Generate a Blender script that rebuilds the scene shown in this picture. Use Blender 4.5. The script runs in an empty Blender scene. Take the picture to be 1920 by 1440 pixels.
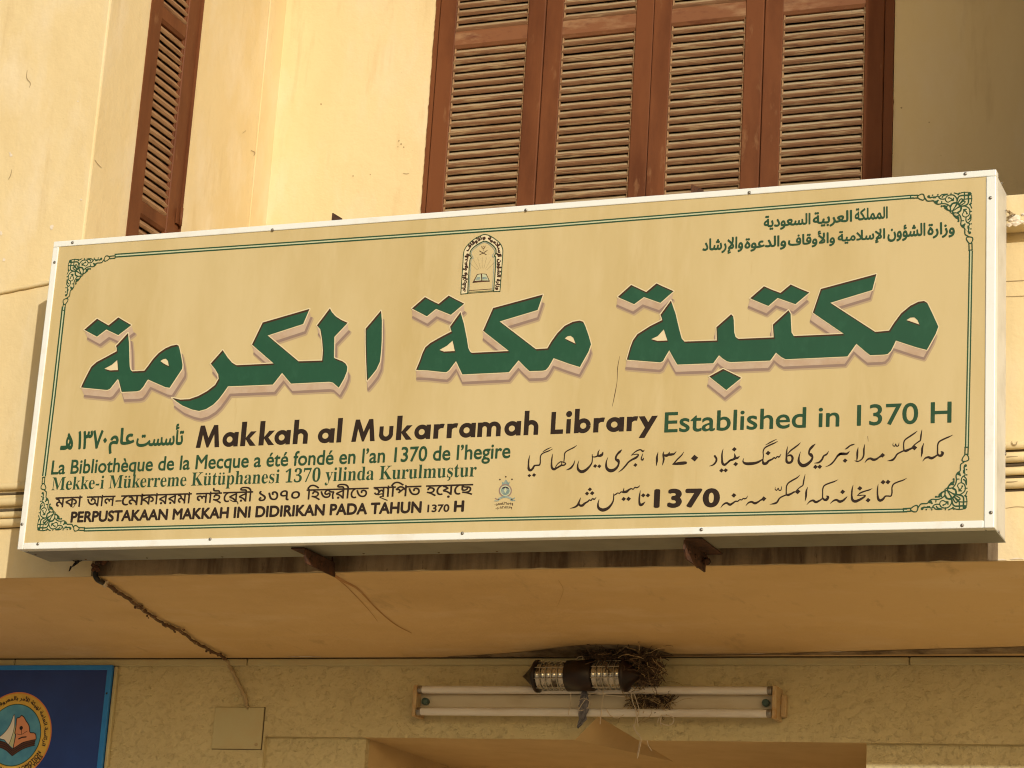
import bpy, bmesh, math, random
import numpy as np
from mathutils import Vector, Matrix
from mathutils.geometry import delaunay_2d_cdt
S = bpy.context.scene
COL = S.collection
random.seed(7)

# ---------------------------------------------------------------- camera
Z0 = 3.056                     # height of the sign's lower edge above the street
CAM = Vector((4.2453, -6.5201, -1.4561))      # z counted from the sign's lower edge
FPX, PITCH, YAW, ROLL = 4460.5, 0.27494, -0.38730, 0.06265
fwd = Vector((math.sin(YAW)*math.cos(PITCH), math.cos(YAW)*math.cos(PITCH), math.sin(PITCH)))
_r0 = Vector((math.cos(YAW), -math.sin(YAW), 0)); _u0 = _r0.cross(fwd)
rgt = math.cos(ROLL)*_r0 + math.sin(ROLL)*_u0
upv = -math.sin(ROLL)*_r0 + math.cos(ROLL)*_u0
cd = bpy.data.cameras.new('camera'); cam = bpy.data.objects.new('camera', cd); COL.objects.link(cam)
cd.sensor_width = 36; cd.lens = FPX/1920*36; cd.clip_start = .05; cd.clip_end = 3000
cam.matrix_world = Matrix(((rgt.x, upv.x, -fwd.x, CAM.x), (rgt.y, upv.y, -fwd.y, CAM.y), (rgt.z, upv.z, -fwd.z, CAM.z+Z0), (0, 0, 0, 1)))
S.camera = cam

# ---------------------------------------------------------------- light
SUN_E, SUN_A = math.radians(19.2), math.radians(38.3)      # sun in front of the facade, to the right
w = bpy.data.worlds.new('World'); S.world = w; w.use_nodes = True
nt = w.node_tree; sky = nt.nodes.new('ShaderNodeTexSky'); sky.sky_type = 'NISHITA'; sky.sun_disc = False
sky.sun_elevation = SUN_E; sky.sun_rotation = math.pi - SUN_A; sky.air_density = 1.4; sky.dust_density = 3.5; sky.ozone_density = .6
bg = nt.nodes['Background']; bg.inputs['Strength'].default_value = 0.083
nt.links.new(sky.outputs[0], bg.inputs[0])
sd = bpy.data.lights.new('sun', 'SUN'); sun = bpy.data.objects.new('sun', sd); COL.objects.link(sun)
sd.energy = 2.95; sd.angle = math.radians(.6); sd.color = (1, .945, .84)
sdir = Vector((-math.sin(SUN_A)*math.cos(SUN_E), math.cos(SUN_A)*math.cos(SUN_E), -math.sin(SUN_E)))
sun.rotation_euler = sdir.to_track_quat('-Z', 'Y').to_euler(); sun.location = (6, -8, 12)
S.view_settings.view_transform = 'Standard'; S.view_settings.look = 'None'
S.view_settings.exposure = 0; S.view_settings.gamma = 1
S.render.engine = 'CYCLES'; S.cycles.max_bounces = 8; S.cycles.diffuse_bounces = 5
S.cycles.use_denoising = True; S.cycles.filter_width = 1.15; S.cycles.sample_clamp_indirect = 4

# ---------------------------------------------------------------- measured planes (metres)
W, H, D = 3.10, 1.039, 0.1916       # sign
G = 0.08                             # facade plane
ZF = -0.034                          # front edge of the overhang
YW, ZB = 1.067, -0.133               # ground floor wall, and where the soffit meets it
XF = -0.065                          # flank of the loggia
YB = 1.351                           # back wall of the loggia
XR = 3.344
def ray(x, y): return fwd*FPX + rgt*(x-960) - upv*(y-720)
def at(x, y, ax, val):
    d = ray(x, y); return CAM + d*((val-CAM[ax])/d[ax])
def at_soffit(x, y, drop=0):
    n = Vector((0, ZB-ZF, -(YW-G))); p0 = Vector((0, G, ZF-drop)); d = ray(x, y)
    return CAM + d*((p0-CAM).dot(n)/d.dot(n))

# ---------------------------------------------------------------- builders
ROOT = {}
class MB:
    def __init__(s): s.bm = bmesh.new(); s.mi = 0
    def face(s, pts):
        try:
            f = s.bm.faces.new([s.bm.verts.new(p) for p in pts]); f.material_index = s.mi; return f
        except ValueError: return None
    def box(s, x0, x1, y0, y1, z0, z1, bev=0, seg=1):
        b = bmesh.new()
        v = [b.verts.new((x, y, z)) for x in (x0, x1) for y in (y0, y1) for z in (z0, z1)]
        for q in ((0, 1, 3, 2), (4, 6, 7, 5), (0, 4, 5, 1), (2, 3, 7, 6), (0, 2, 6, 4), (1, 5, 7, 3)): b.faces.new([v[i] for i in q])
        if bev: bmesh.ops.bevel(b, geom=b.edges[:], offset=bev, segments=seg, affect='EDGES', profile=.5)
        s.merge(b)
    def merge(s, b, mtx=None):
        if mtx: b.transform(mtx)
        m = {}
        for v in b.verts: m[v] = s.bm.verts.new(v.co)
        for f in b.faces:
            n = s.bm.faces.new([m[v] for v in f.verts]); n.material_index = s.mi; n.smooth = f.smooth
        b.free()
    def tube(s, pts, r, n=8, cap=True, smooth=True):
        pts = [Vector(p) for p in pts]; k = len(pts)
        rr = r if isinstance(r, (list, tuple)) else [r]*k
        rings = []; ref = Vector((0.31, 0.2, .93))
        for i, p in enumerate(pts):
            t = (pts[min(i+1, k-1)]-pts[max(i-1, 0)]).normalized()
            a = t.cross(ref)
            if a.length < .05: a = t.cross(Vector((1, 0, 0)))
            a.normalize(); b = t.cross(a)
            rings.append([s.bm.verts.new(p+(a*math.cos(2*math.pi*j/n)+b*math.sin(2*math.pi*j/n))*rr[i]) for j in range(n)])
        for i in range(k-1):
            for j in range(n):
                f = s.bm.faces.new((rings[i][j], rings[i][(j+1) % n], rings[i+1][(j+1) % n], rings[i+1][j])); f.smooth = smooth; f.material_index = s.mi
        if cap and n > 2:
            for q in (rings[0][::-1], rings[-1]):
                f = s.bm.faces.new(q); f.material_index = s.mi
    def lathe(s, prof, c, ax, n=28, smooth=True):      # prof: (t along ax, radius)
        ax = Vector(ax).normalized(); a = ax.orthogonal().normalized(); b = ax.cross(a); c = Vector(c); rings = []
        for t, r in prof:
            rings.append([s.bm.verts.new(c+ax*t+(a*math.cos(2*math.pi*j/n)+b*math.sin(2*math.pi*j/n))*max(r, 1e-4)) for j in range(n)])
        for i in range(len(rings)-1):
            for j in range(n):
                f = s.bm.faces.new((rings[i][j], rings[i][(j+1) % n], rings[i+1][(j+1) % n], rings[i+1][j])); f.smooth = smooth; f.material_index = s.mi
        for q in (rings[0][::-1], rings[-1]):
            f = s.bm.faces.new(q); f.material_index = s.mi
    def prism(s, prof, x0, x1, ax=0):     # closed profile of (u,v) swept along an axis
        def P(t, u, v): return (t, u, v) if ax == 0 else (u, t, v) if ax == 1 else (u, v, t)
        a = [s.bm.verts.new(P(x0, u, v)) for u, v in prof]; b = [s.bm.verts.new(P(x1, u, v)) for u, v in prof]; n = len(prof)
        for i in range(n):
            f = s.bm.faces.new((a[i], a[(i+1) % n], b[(i+1) % n], b[i])); f.material_index = s.mi
        for q in (a[::-1], b):
            f = s.bm.faces.new(q); f.material_index = s.mi
    def wall_hole(s, P, u0, u1, v0, v1, hu0, hu1, hv0, hv1, t0, t1):   # P(u,v,t): plate with a rectangular opening
        for t in (t0, t1):
            o = [P(u0, v0, t), P(u1, v0, t), P(u1, v1, t), P(u0, v1, t)]; h = [P(hu0, hv0, t), P(hu1, hv0, t), P(hu1, hv1, t), P(hu0, hv1, t)]
            for i in range(4): s.face((o[i], o[(i+1) % 4], h[(i+1) % 4], h[i]))
        for a in ((u0, v0, u1, v1), (hu0, hv0, hu1, hv1)):
            q = [(a[0], a[1]), (a[2], a[1]), (a[2], a[3]), (a[0], a[3])]
            for i in range(4):
                b, c = q[i], q[(i+1) % 4]; s.face((P(*b, t0), P(*c, t0), P(*c, t1), P(*b, t1)))
    def build(s, name, mats, parent=None, smooth=False, fix=True, world=True):
        bm = s.bm
        if fix: bmesh.ops.remove_doubles(bm, verts=bm.verts, dist=1e-6); bmesh.ops.recalc_face_normals(bm, faces=bm.faces)
        off = Vector((0, 0, Z0)) if world else Vector((0, 0, 0))
        p = parent
        while p is not None:
            off = off - p.location; p = p.parent
        bmesh.ops.translate(bm, verts=bm.verts, vec=off)
        me = bpy.data.meshes.new(name); bm.to_mesh(me); bm.free()
        if smooth:
            for f in me.polygons: f.use_smooth = True
        for m in (mats if isinstance(mats, (list, tuple)) else [mats]): me.materials.append(m)
        o = bpy.data.objects.new(name, me); COL.objects.link(o)
        if parent is not None: o.parent = parent
        return o
def recentre(o):        # a single-mesh thing gets its origin at its own base
    me = o.data; xs = [v.co for v in me.vertices]
    c = Vector(((min(v.x for v in xs)+max(v.x for v in xs))/2, (min(v.y for v in xs)+max(v.y for v in xs))/2, min(v.z for v in xs)))
    me.transform(Matrix.Translation(-c)); o.location = c
def tag(o, label, cat=None, group=None, kind=None):
    if label: o['label'] = label
    if cat: o['category'] = cat
    if group: o['group'] = group
    if kind: o['kind'] = kind
    return o
def thing(name, loc, label, cat, group=None):
    o = bpy.data.objects.new(name, None); COL.objects.link(o); o.empty_display_size = .1
    o.location = Vector(loc)+Vector((0, 0, Z0)); return tag(o, label, cat, group)
def copy_tree(o, parent=None):
    c = o.copy(); COL.objects.link(c)
    if parent is not None: c.parent = parent
    for ch in list(o.children): copy_tree(ch, c)
    return c

# ---------------------------------------------------------------- materials
def M(name, col, rough=.65, layers=(), bump=None, metal=0, spec=.35, extra=None):
    m = bpy.data.materials.new(name); m.use_nodes = True; t = m.node_tree; N = t.nodes; L = t.links
    b = N['Principled BSDF']; b.inputs['Roughness'].default_value = rough; b.inputs['Metallic'].default_value = metal
    b.inputs['Specular IOR Level'].default_value = spec
    geo = N.new('ShaderNodeNewGeometry'); cur = None
    def noise(scale, stretch, detail=5, seed=0):
        mp = N.new('ShaderNodeMapping'); mp.inputs['Scale'].default_value = stretch; mp.inputs['Location'].default_value = (seed*3.1, seed*1.7, seed*2.3)
        L.new(geo.outputs['Position'], mp.inputs[0]); n = N.new('ShaderNodeTexNoise'); n.inputs['Scale'].default_value = scale
        n.inputs['Detail'].default_value = detail; n.inputs['Roughness'].default_value = .62; L.new(mp.outputs[0], n.inputs[0]); return n.outputs[0]
    rgb = N.new('ShaderNodeRGB'); rgb.outputs[0].default_value = (*col, 1); cur = rgb.outputs[0]
    for i, (c2, scale, lo, hi, stretch) in enumerate(layers):
        f = noise(scale, stretch, 6, i+1); r = N.new('ShaderNodeMapRange'); r.inputs[1].default_value = lo; r.inputs[2].default_value = hi; L.new(f, r.inputs[0])
        mx = N.new('ShaderNodeMix'); mx.data_type = 'RGBA'; L.new(r.outputs[0], mx.inputs[0]); L.new(cur, mx.inputs[6]); mx.inputs[7].default_value = (*c2, 1); cur = mx.outputs[2]
    L.new(cur, b.inputs['Base Color'])
    prev = None
    for (scale, strength, dist, stretch, *ramp) in (bump or ()):
        f = noise(scale, stretch, 6, 9)
        if ramp:
            r = N.new('ShaderNodeMapRange'); r.interpolation_type = 'SMOOTHSTEP'; r.inputs[1].default_value, r.inputs[2].default_value = ramp; L.new(f, r.inputs[0]); f = r.outputs[0]
        bp = N.new('ShaderNodeBump'); bp.inputs['Strength'].default_value = strength; bp.inputs['Distance'].default_value = dist
        L.new(f, bp.inputs['Height'])
        if prev: L.new(prev, bp.inputs['Normal'])
        prev = bp.outputs[0]
    if prev: L.new(prev, b.inputs['Normal'])
    return m
U = (1, 1, 1)
MAT = dict(
 wall=M('cream_paint', (.735, .605, .35), .72, [((.67, .525, .275), 1.5, .42, .70, (1, 1, .35)), ((.74, .625, .41), 6, .48, .70, (1, 1, .4)), ((.63, .49, .265), 14, .58, .78, (1, 1, .15)), ((.50, .39, .21), 55, .71, .78, U), ((.80, .74, .60), 24, .74, .77, (1, 1, .6))], [(2.0, .4, .03, U), (18, .3, .006, U), (110, .3, .0012, U)]),
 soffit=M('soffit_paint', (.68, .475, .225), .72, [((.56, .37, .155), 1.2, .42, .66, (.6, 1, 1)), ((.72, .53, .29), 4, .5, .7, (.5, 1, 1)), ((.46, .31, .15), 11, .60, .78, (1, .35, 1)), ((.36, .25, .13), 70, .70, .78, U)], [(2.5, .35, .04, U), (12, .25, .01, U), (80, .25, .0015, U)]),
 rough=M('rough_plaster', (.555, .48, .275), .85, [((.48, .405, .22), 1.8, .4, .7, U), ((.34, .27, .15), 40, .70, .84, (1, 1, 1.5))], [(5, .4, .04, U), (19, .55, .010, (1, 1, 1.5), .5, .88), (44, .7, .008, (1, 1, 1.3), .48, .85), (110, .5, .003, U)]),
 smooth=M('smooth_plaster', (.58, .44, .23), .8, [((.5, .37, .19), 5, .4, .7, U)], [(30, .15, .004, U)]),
 edge=M('stained_edge', (.33, .25, .155), .85, [((.13, .088, .05), 11, .42, .60, (1, 1, .12)), ((.28, .20, .12), 18, .56, .74, (1, 1, .25)), ((.06, .035, .02), 45, .62, .75, (1, 1, .3))], [(40, .5, .006, U)]),
 wood=M('brown_wood_paint', (.165, .058, .022), .55, [((.105, .034, .013), 7, .42, .66, (1, 1, .25)), ((.26, .13, .06), 22, .62, .80, (1, 1, .3)), ((.08, .03, .015), 60, .68, .8, (1, 1, .4))], [(70, .2, .002, (1, 1, .2))], spec=.18),
 rail=M('worn_rail_paint', (.21, .085, .036), .6, [((.40, .26, .14), 14, .5, .75, (.3, 1, 1)), ((.13, .04, .018), 30, .55, .75, (.35, 1, 1))], [(70, .3, .002, (.3, 1, 1))]),
 bead=M('dusty_bead', (.33, .20, .10), .8, [((.17, .075, .03), 20, .5, .7, (1, 1, .4))]),
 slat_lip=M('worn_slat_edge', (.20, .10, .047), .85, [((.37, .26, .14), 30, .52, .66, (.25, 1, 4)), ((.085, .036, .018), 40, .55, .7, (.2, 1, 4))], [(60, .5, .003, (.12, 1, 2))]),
 slat=M('weathered_slat', (.40, .32, .20), .8, [((.34, .24, .13), 4, .4, .65, (.4, 1, 1)), ((.22, .115, .055), 26, .56, .70, (.2, 1, 5)), ((.10, .045, .022), 50, .64, .76, (.2, 1, 4))], [(60, .5, .003, (.12, 1, 1))]),
 slat_side=M('weathered_slat_side', (.34, .20, .10), .8, [((.20, .095, .045), 26, .5, .66, (1, .16, 1.2))], [(60, .4, .003, (1, .12, 1))]),
 dark=M('dark_interior', (.03, .022, .016), .9),
 panel=M('sign_vinyl', (.575, .465, .245), .42, [((.49, .375, .165), 2.0, .42, .72, (1.4, 1, .4)), ((.59, .48, .26), 6, .52, .78, (2, 1, .4)), ((.47, .34, .15), 14, .66, .84, (1.5, 1, .2)), ((.25, .17, .09), 90, .74, .8, U)], [(3, .05, .01, U)], spec=.4),
 frame=M('white_aluminium', (.77, .80, .775), .4, [((.70, .66, .57), 9, .55, .8, U), ((.45, .40, .32), 60, .7, .82, U)], [(120, .04, .001, U)], spec=.5),
 housing=M('housing_sheet', (.62, .61, .56), .5, [((.48, .46, .40), 5, .45, .7, U), ((.30, .27, .22), 30, .68, .82, U)], spec=.4),
 steel=M('grey_sheet_steel', (.21, .21, .17), .5, [((.16, .155, .12), 6, .45, .7, U), ((.12, .09, .06), 30, .68, .82, U)], spec=.4),
 screw=M('screw_metal', (.30, .28, .25), .35, [((.16, .12, .09), 200, .5, .7, U)], metal=.8),
 green=M('print_green', (.018, .080, .042), .45, [((.026, .098, .054), 40, .5, .75, (1, 1, .5)), ((.018, .075, .04), 9, .45, .7, U)], spec=.35),
 greentext=M('print_dark_green', (.017, .062, .027), .55, [((.028, .075, .036), 30, .5, .75, U)]),
 soffitline=M('soffit_stain_line', (.52, .34, .15), .8),
 shade_line=M('painted_shade_line', (.10, .075, .045), .9),  # dark tone for shade painted between the beads and around the box lid
 crack=M('hairline_crack', (.36, .27, .15), .9),
 tint=M('print_ornament_tint', (.56, .485, .275), .45),
 pale=M('print_pale_green', (.50, .53, .34), .45),
 black=M('print_black', (.026, .016, .011), .6, [((.035, .022, .015), 40, .5, .75, U)], spec=.2),
 brown=M('print_brown', (.050, .022, .010), .45),
 rim=M('print_cream', (.68, .585, .375), .45), extr=M('print_pink', (.49, .375, .275), .45, [((.43, .30, .20), 18, .45, .7, U)]),
 shad1=M('print_mauve', (.27, .19, .15), .45), shad2=M('print_tan', (.42, .315, .20), .45),
 steelblue=M('print_grey_blue', (.17, .24, .22), .45, [((.30, .35, .30), 60, .4, .6, U)]),
 rust=M('rusty_iron', (.075, .034, .019), .85, [((.14, .055, .022), 30, .52, .7, U), ((.022, .013, .01), 50, .5, .7, U)], [(90, .6, .003, U)]),
 ruststain=M('rust_stain', (.40, .20, .07), .85, [((.45, .27, .12), 25, .4, .65, U)]),
 peel=M('bare_plaster', (.74, .66, .54), .9, [((.5, .36, .22), 40, .5, .7, U)], [(60, .5, .004, U)]),
 tube=M('lamp_tube_white', (.66, .645, .615), .35, [((.5, .43, .34), 14, .5, .8, (.2, 1, 1))], spec=.5),
 batten=M('aged_enamel', (.56, .50, .38), .5, [((.42, .33, .2), 9, .5, .75, (.3, 1, 1)), ((.2, .13, .08), 60, .68, .8, U)]),
 holder=M('aged_yellow_plastic', (.46, .345, .19), .5, [((.4, .22, .08), 40, .5, .7, U)]),
 starter=M('teal_starter', (.05, .09, .08), .4, [((.16, .2, .17), 120, .6, .7, U)]),
 lampbrown=M('dark_brown_enamel', (.011, .005, .004), .42, [((.022, .008, .005), 12, .45, .7, U)], spec=.4),
 lampglass=M('ribbed_lamp_glass', (.50, .48, .43), .14, [((.10, .085, .065), 18, .5, .62, U)], None, metal=.85),
 wire=M('cage_wire', (.45, .42, .35), .3, metal=.8),
 straw=M('dry_straw', (.27, .19, .10), .8, [((.45, .34, .19), 60, .45, .6, U)]), nestdark=M('nest_litter', (.055, .034, .022), .95, [((.12, .08, .05), 60, .45, .6, U)]),
 string=M('pale_string', (.55, .47, .36), .8), rag=M('grey_rag', (.19, .185, .205), .95, [((.10, .10, .12), 60, .45, .65, U)], [(90, .7, .006, U)]),
 cable=M('crusted_cable', (.115, .065, .035), .8, [((.30, .2, .11), 50, .52, .66, U)], [(110, .6, .004, U)]),
 cablepaint=M('painted_cable', (.38, .30, .175), .8, [((.36, .27, .15), 40, .5, .7, U)], [(90, .4, .003, U)]),
 blackpvc=M('black_sleeve', (.018, .015, .013), .5),
 boxlid=M('box_paint', (.475, .43, .25), .75, [((.47, .39, .22), 12, .45, .7, U)], [(60, .3, .003, U)]),
 navy=M('board_navy', (.012, .034, .19), .3, [((.016, .05, .26), 3, .4, .7, U)], spec=.45),
 skyblue=M('board_border_blue', (.02, .19, .60), .35, [((.03, .24, .66), 8, .45, .7, U)]),
 yellow=M('board_yellow', (.62, .42, .08), .45, [((.5, .3, .06), 12, .45, .7, U)]), orange=M('board_orange', (.62, .22, .07), .45),
 cyan=M('board_cyan', (.10, .34, .52), .4, [((.05, .22, .42), 10, .4, .65, U)]), salmon=M('board_salmon', (.62, .27, .15), .45), white=M('board_white', (.7, .68, .64), .45), boarddark=M('board_dark', (.025, .015, .02), .45), darkbrown=M('board_brown', (.09, .035, .02), .45),
 ground=M('sandy_paving', (.47, .355, .225), .9, [((.41, .305, .19), .6, .4, .7, U), ((.52, .41, .27), 3, .5, .75, U)], [(8, .3, .01, U)]),
)
# ---------------------------------------------------------------- setting
m = MB(); m.face([(-700, -700, -Z0), (700, -700, -Z0), (700, 700, -Z0), (-700, 700, -Z0)])
tag(m.build('ground', MAT['ground']), 'sandy paved street in front of the library', None, None, 'structure')

# ---------------------------------------------------------------- the building
B = thing('library_building', (1.5, YW, -Z0), 'cream painted building with brown louvred shutters and overhanging loggia behind the sign', 'building')
m = MB(); m.box(-9, XF, G, G+.25, ZF, 1.035); m.prism([(-9, G), (XF-.007, G), (XF-.002, G+.002), (XF, G+.007), (XF, G+.25), (-9, G+.25)], 1.035, 6.0, 2); m.build('facade_wall', MAT['wall'], B)
m = MB(); m.box(XR, 11, G, G+.25, ZF, 6.0, .006, 2); m.build('facade_wall', MAT['wall'], B)
m = MB(); m.box(XF, XR, G, G+.14, ZF, 1.035); m.build('balcony_parapet', MAT['wall'], B)
m = MB(); m.box(2.2, XR, G-.070, G-.0005, .94, 1.037, .008, 2); m.box(XF+.3, 2.2, G-.070, G-.0005, .94, 1.037, .006, 2); m.build('coping', MAT['wall'], B)
# loggia
m = MB(); m.wall_hole(lambda u, v, t: (t, u, v), G+.25, YB, ZF, 6.0, .345, .712, .95, 3.18, XF-.16, XF); m.build('flank_wall', MAT['wall'], B)
m = MB(); m.box(XF+.0005, XF+.006, 1.222, YB, 0, 3.4); m.build('corner_strip', MAT['wall'], B)
m = MB(); m.wall_hole(lambda u, v, t: (u, t, v), XF-.16, XR+.2, ZF, 6.0, .612, 2.45, .95, 3.18, YB, YB+.2); m.build('loggia_wall', MAT['wall'], B)
m = MB(); m.box(XR, XR+.2, G+.25, YB, ZF, 6.0); m.build('flank_wall', MAT['wall'], B)
m = MB(); m.box(XF, XR, G, YB, 3.4, 6.0); m.build('loggia_ceiling', MAT['wall'], B)
m = MB(); m.box(XF, XR, G+.14, YB, ZF, .06); m.build('loggia_floor', MAT['smooth'], B)
m = MB(); m.box(XF-2.2, XF-.17, .3, YB+.1, .5, 3.6); m.box(-.2, XR, YB+.21, YB+2.2, .5, 3.6); m.build('dark_room', MAT['dark'], B)
# reeded moulding: four half-round beads that run behind the sign
def zline(yr, yl, d):
    R_, L_ = at(1905, yr, 1, G-d), at(20, yl, 1, G-d); return lambda x: L_.z+(R_.z-L_.z)*(x-L_.x)/(R_.x-L_.x)
for yr, yl, r in ((834.5, 912, .0125), (857, 941, .0155), (883, 965, .0115), (906, 980.5, .0150)):
    f_ = zline(yr, yl, .010); m = MB(); m.tube([(-3+.16*i, G-.008, f_(-3+.16*i)) for i in range(56)], r, 14); m.build('reeded_moulding', MAT['wall'], B)
for yr, yl, h_ in ((844, 925.5, .005), (871, 956.5, .006), (893, 973, .005), (918.5, 988.5, .0045)):  # dark strips between the beads paint in the shade of deep grooves
    f_ = zline(yr, yl, .002); m = MB(); m.tube([(-3+.16*i, G+.001, f_(-3+.16*i)) for i in range(56)], h_, 8); m.build('groove_shade_strip', MAT['shade_line'], B)
# overhang: soffit sloping down to the wall
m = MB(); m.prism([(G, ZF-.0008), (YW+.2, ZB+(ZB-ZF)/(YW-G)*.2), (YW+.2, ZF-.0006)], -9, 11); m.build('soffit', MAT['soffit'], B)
m = MB(); n = 90; ys = G-.004
xs = [.115+(3.062-.115)*i/n for i in range(n+1)]
top = [.085]*(n+1); bot = [ZF+.001+random.uniform(0, .0012)+max(0, random.gauss(-.004, .0035)) for _ in xs]
for i in range(n):
    m.face([(xs[i], ys, bot[i]), (xs[i+1], ys, bot[i+1]), (xs[i+1], ys, top[i+1]), (xs[i], ys, top[i])])
    m.face([(xs[i], ys, bot[i]), (xs[i+1], ys, bot[i+1]), (xs[i+1], G+.001, bot[i+1]), (xs[i], G+.001, bot[i])])
m.build('stained_slab_edge', MAT['edge'], B)
# ground floor wall
YP = YW+.022
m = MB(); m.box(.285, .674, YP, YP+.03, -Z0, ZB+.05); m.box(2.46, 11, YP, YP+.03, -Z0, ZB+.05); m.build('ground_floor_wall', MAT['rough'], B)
zl = -.413
bl, ap, br = at(1078, 1385, 1, YW), at(1122, 1343, 1, YW), at(1197, 1385, 1, YW)
m = MB()
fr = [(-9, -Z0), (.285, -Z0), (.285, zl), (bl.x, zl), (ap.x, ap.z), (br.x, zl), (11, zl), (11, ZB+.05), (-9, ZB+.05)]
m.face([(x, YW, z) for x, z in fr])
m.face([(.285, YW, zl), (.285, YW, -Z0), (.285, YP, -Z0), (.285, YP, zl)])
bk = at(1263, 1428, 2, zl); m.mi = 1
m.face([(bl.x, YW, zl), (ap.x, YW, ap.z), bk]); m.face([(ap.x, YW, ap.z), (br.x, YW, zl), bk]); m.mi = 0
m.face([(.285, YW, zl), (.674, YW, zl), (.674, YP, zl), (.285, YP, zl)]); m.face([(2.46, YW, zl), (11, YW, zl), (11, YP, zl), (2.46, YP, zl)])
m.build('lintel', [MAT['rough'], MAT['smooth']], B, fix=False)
m = MB(); m.face([(.674, YW, zl), (bl.x, YW, zl), bk, (br.x, YW, zl), (2.46, YW, zl), (2.46, YW+1.6, zl), (.674, YW+1.6, zl)]); m.build('porch_ceiling', MAT['smooth'], B, fix=False)
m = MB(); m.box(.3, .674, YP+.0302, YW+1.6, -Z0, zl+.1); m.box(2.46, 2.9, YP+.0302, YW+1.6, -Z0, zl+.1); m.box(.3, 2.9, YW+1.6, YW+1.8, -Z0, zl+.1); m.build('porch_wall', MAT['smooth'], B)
m = MB()
for x0, x1 in ((-9, -.79), (-.786, .19), (.194, 2.6), (2.604, 11)): m.box(x0, x1, YW-.012, YW-.0005, -.1605, -.1362, .003)
m.build('cornice_strip', MAT['boxlid'], B)
m = MB(); m.box(-9, 11, YW-.0095, YW-.0004, -.1361, ZB+.002); m.build('open_joint', MAT['dark'], B)

# ---------------------------------------------------------------- shutters
def leaf(w, z0, z1, stile, rails, th=.034, pitch=.0325, seed=1):
    R = random.Random(seed); f = MB()
    f.box(0.0012, stile, 0, th, z0, z1, .003); f.box(w-stile, w-.0012, 0, th, z0, z1, .003)
    f.mi = 1
    for a, b in rails:
        f.prism([(0.002, a+.012), (.010, a), (th-.004, a), (th-.004, b), (.009, b), (.002, b-.009)], stile, w-stile)
    f.mi = 3
    for (a0, b0), (a1, b1) in zip(rails[:-1], rails[1:]):       # thin beads beside the louvres
        for x in (stile, w-stile-.006): f.box(x, x+.006, .006, .016, b0, a1, .0015)
    f.mi = 2
    for (a0, b0), (a1, b1) in zip(rails[:-1], rails[1:]):
        n = int((a1-b0)/pitch); p = (a1-b0)/n
        for i in range(n):
            z = b0+p*(i-.05)+R.uniform(-.0006, .0006); y = .007+R.uniform(-.0006, .0006); L = .0365
            dy, dz = .60*L, .80*L; ny, nz = -.80*.0085, .60*.0085
            prof = [(y-.001, z+.003), (y+.0016, z), (y+.005, z+.001), (y+dy+.004, z+dz-.004), (y+dy, z+dz), (y+dy+ny, z+dz+nz), (y+dy*.47+ny*1.02, z+dz*.47+nz), (y+ny*.55-.001, z+nz+.004)]
            s0, s1 = R.uniform(-.0008, .0008), R.uniform(-.0008, .0008)
            x0, x1 = stile-.006, w-stile+.006; k = 10; rings = []
            for j in range(k+1):
                t = j/k; jz = s0*(1-t)+s1*t+R.uniform(-.0006, .0006); jy = R.uniform(-.0005, .0005)
                rings.append([f.bm.verts.new((x0+(x1-x0)*t, u+jy, v+jz)) for u, v in prof])
            for j in range(k):
                for q in range(len(prof)):
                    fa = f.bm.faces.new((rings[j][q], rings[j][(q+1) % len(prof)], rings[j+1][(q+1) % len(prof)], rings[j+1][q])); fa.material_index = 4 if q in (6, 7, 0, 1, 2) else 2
    return f
WIN = MB()
jag = random.Random(5)
def post(mb, x0, x1, y0, y1, z0, z1, jl, jr):
    n = 190; P = []
    for i in range(n+1):
        z = z0+(z1-z0)*i/n
        a = x0-(abs(jag.gauss(0, .0011))+.005*max(0, math.sin(z*5.3)+math.sin(z*17)+math.sin(z*41)-1.35) if jl else 0); b = x1+(abs(jag.gauss(0, .0018))+.0025*max(0, math.sin(z*11)+math.sin(z*27)-.7) if jr else 0); P.append((a, b, z))
    for i in range(n):
        (a, b, z), (c, d, y) = P[i], P[i+1]
        mb.face([(a, y0, z), (b, y0, z), (d, y0, y), (c, y0, y)])
        mb.face([(a, y0, z), (c, y0, y), (c, y1, y), (a, y1, z)]); mb.face([(b, y0, z), (d, y0, y), (d, y1, y), (b, y1, z)])
post(WIN, .614, .6305, YB-.006, YB+.06, .95, 3.18, True, False); post(WIN, 2.4155, 2.447, YB-.006, YB+.06, .95, 3.18, False, True)
WIN.box(.6305, 2.4155, YB-.006, YB+.06, 3.13, 3.18); WIN.box(.6305, 2.4155, YB-.006, YB+.06, .95, 1.0)
win = WIN.build('shuttered_window', MAT['wood'], B); win['label'] = 'wide window filled by four brown louvred shutter leaves'
x = .632; wl = [.449, .442, .435, .455]
RA = [(1.0, 1.07), (2.325, 2.398), (3.06, 3.13)]
for i in range(4):
    f = leaf(wl[i], 1.0, 3.13, .072, RA, seed=20+i)
    bmesh.ops.translate(f.bm, verts=f.bm.verts, vec=(x, YB-.008+(.004 if i % 2 else 0), 0))
    f.build('shutter_leaf', [MAT['wood'], MAT['rail'], MAT['slat'], MAT['bead'], MAT['slat_lip']], win); x += wl[i]
f = leaf(.357, 1.0, 3.13, .088, [(1.0, 1.06), (1.361, 1.424), (2.121, 2.186), (3.06, 3.13)], seed=40)
f.bm.transform(Matrix.Translation((XF-.004, .35, 0)) @ Matrix.Rotation(math.pi/2, 4, 'Z'))
side = MB()
for a, b in ((.3452, .351), (.7065, .7118)): side.box(XF-.06, XF+.004, a, b, .95, 3.18)
side.box(XF-.06, XF+.004, .351, .7065, 3.131, 3.18)
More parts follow.
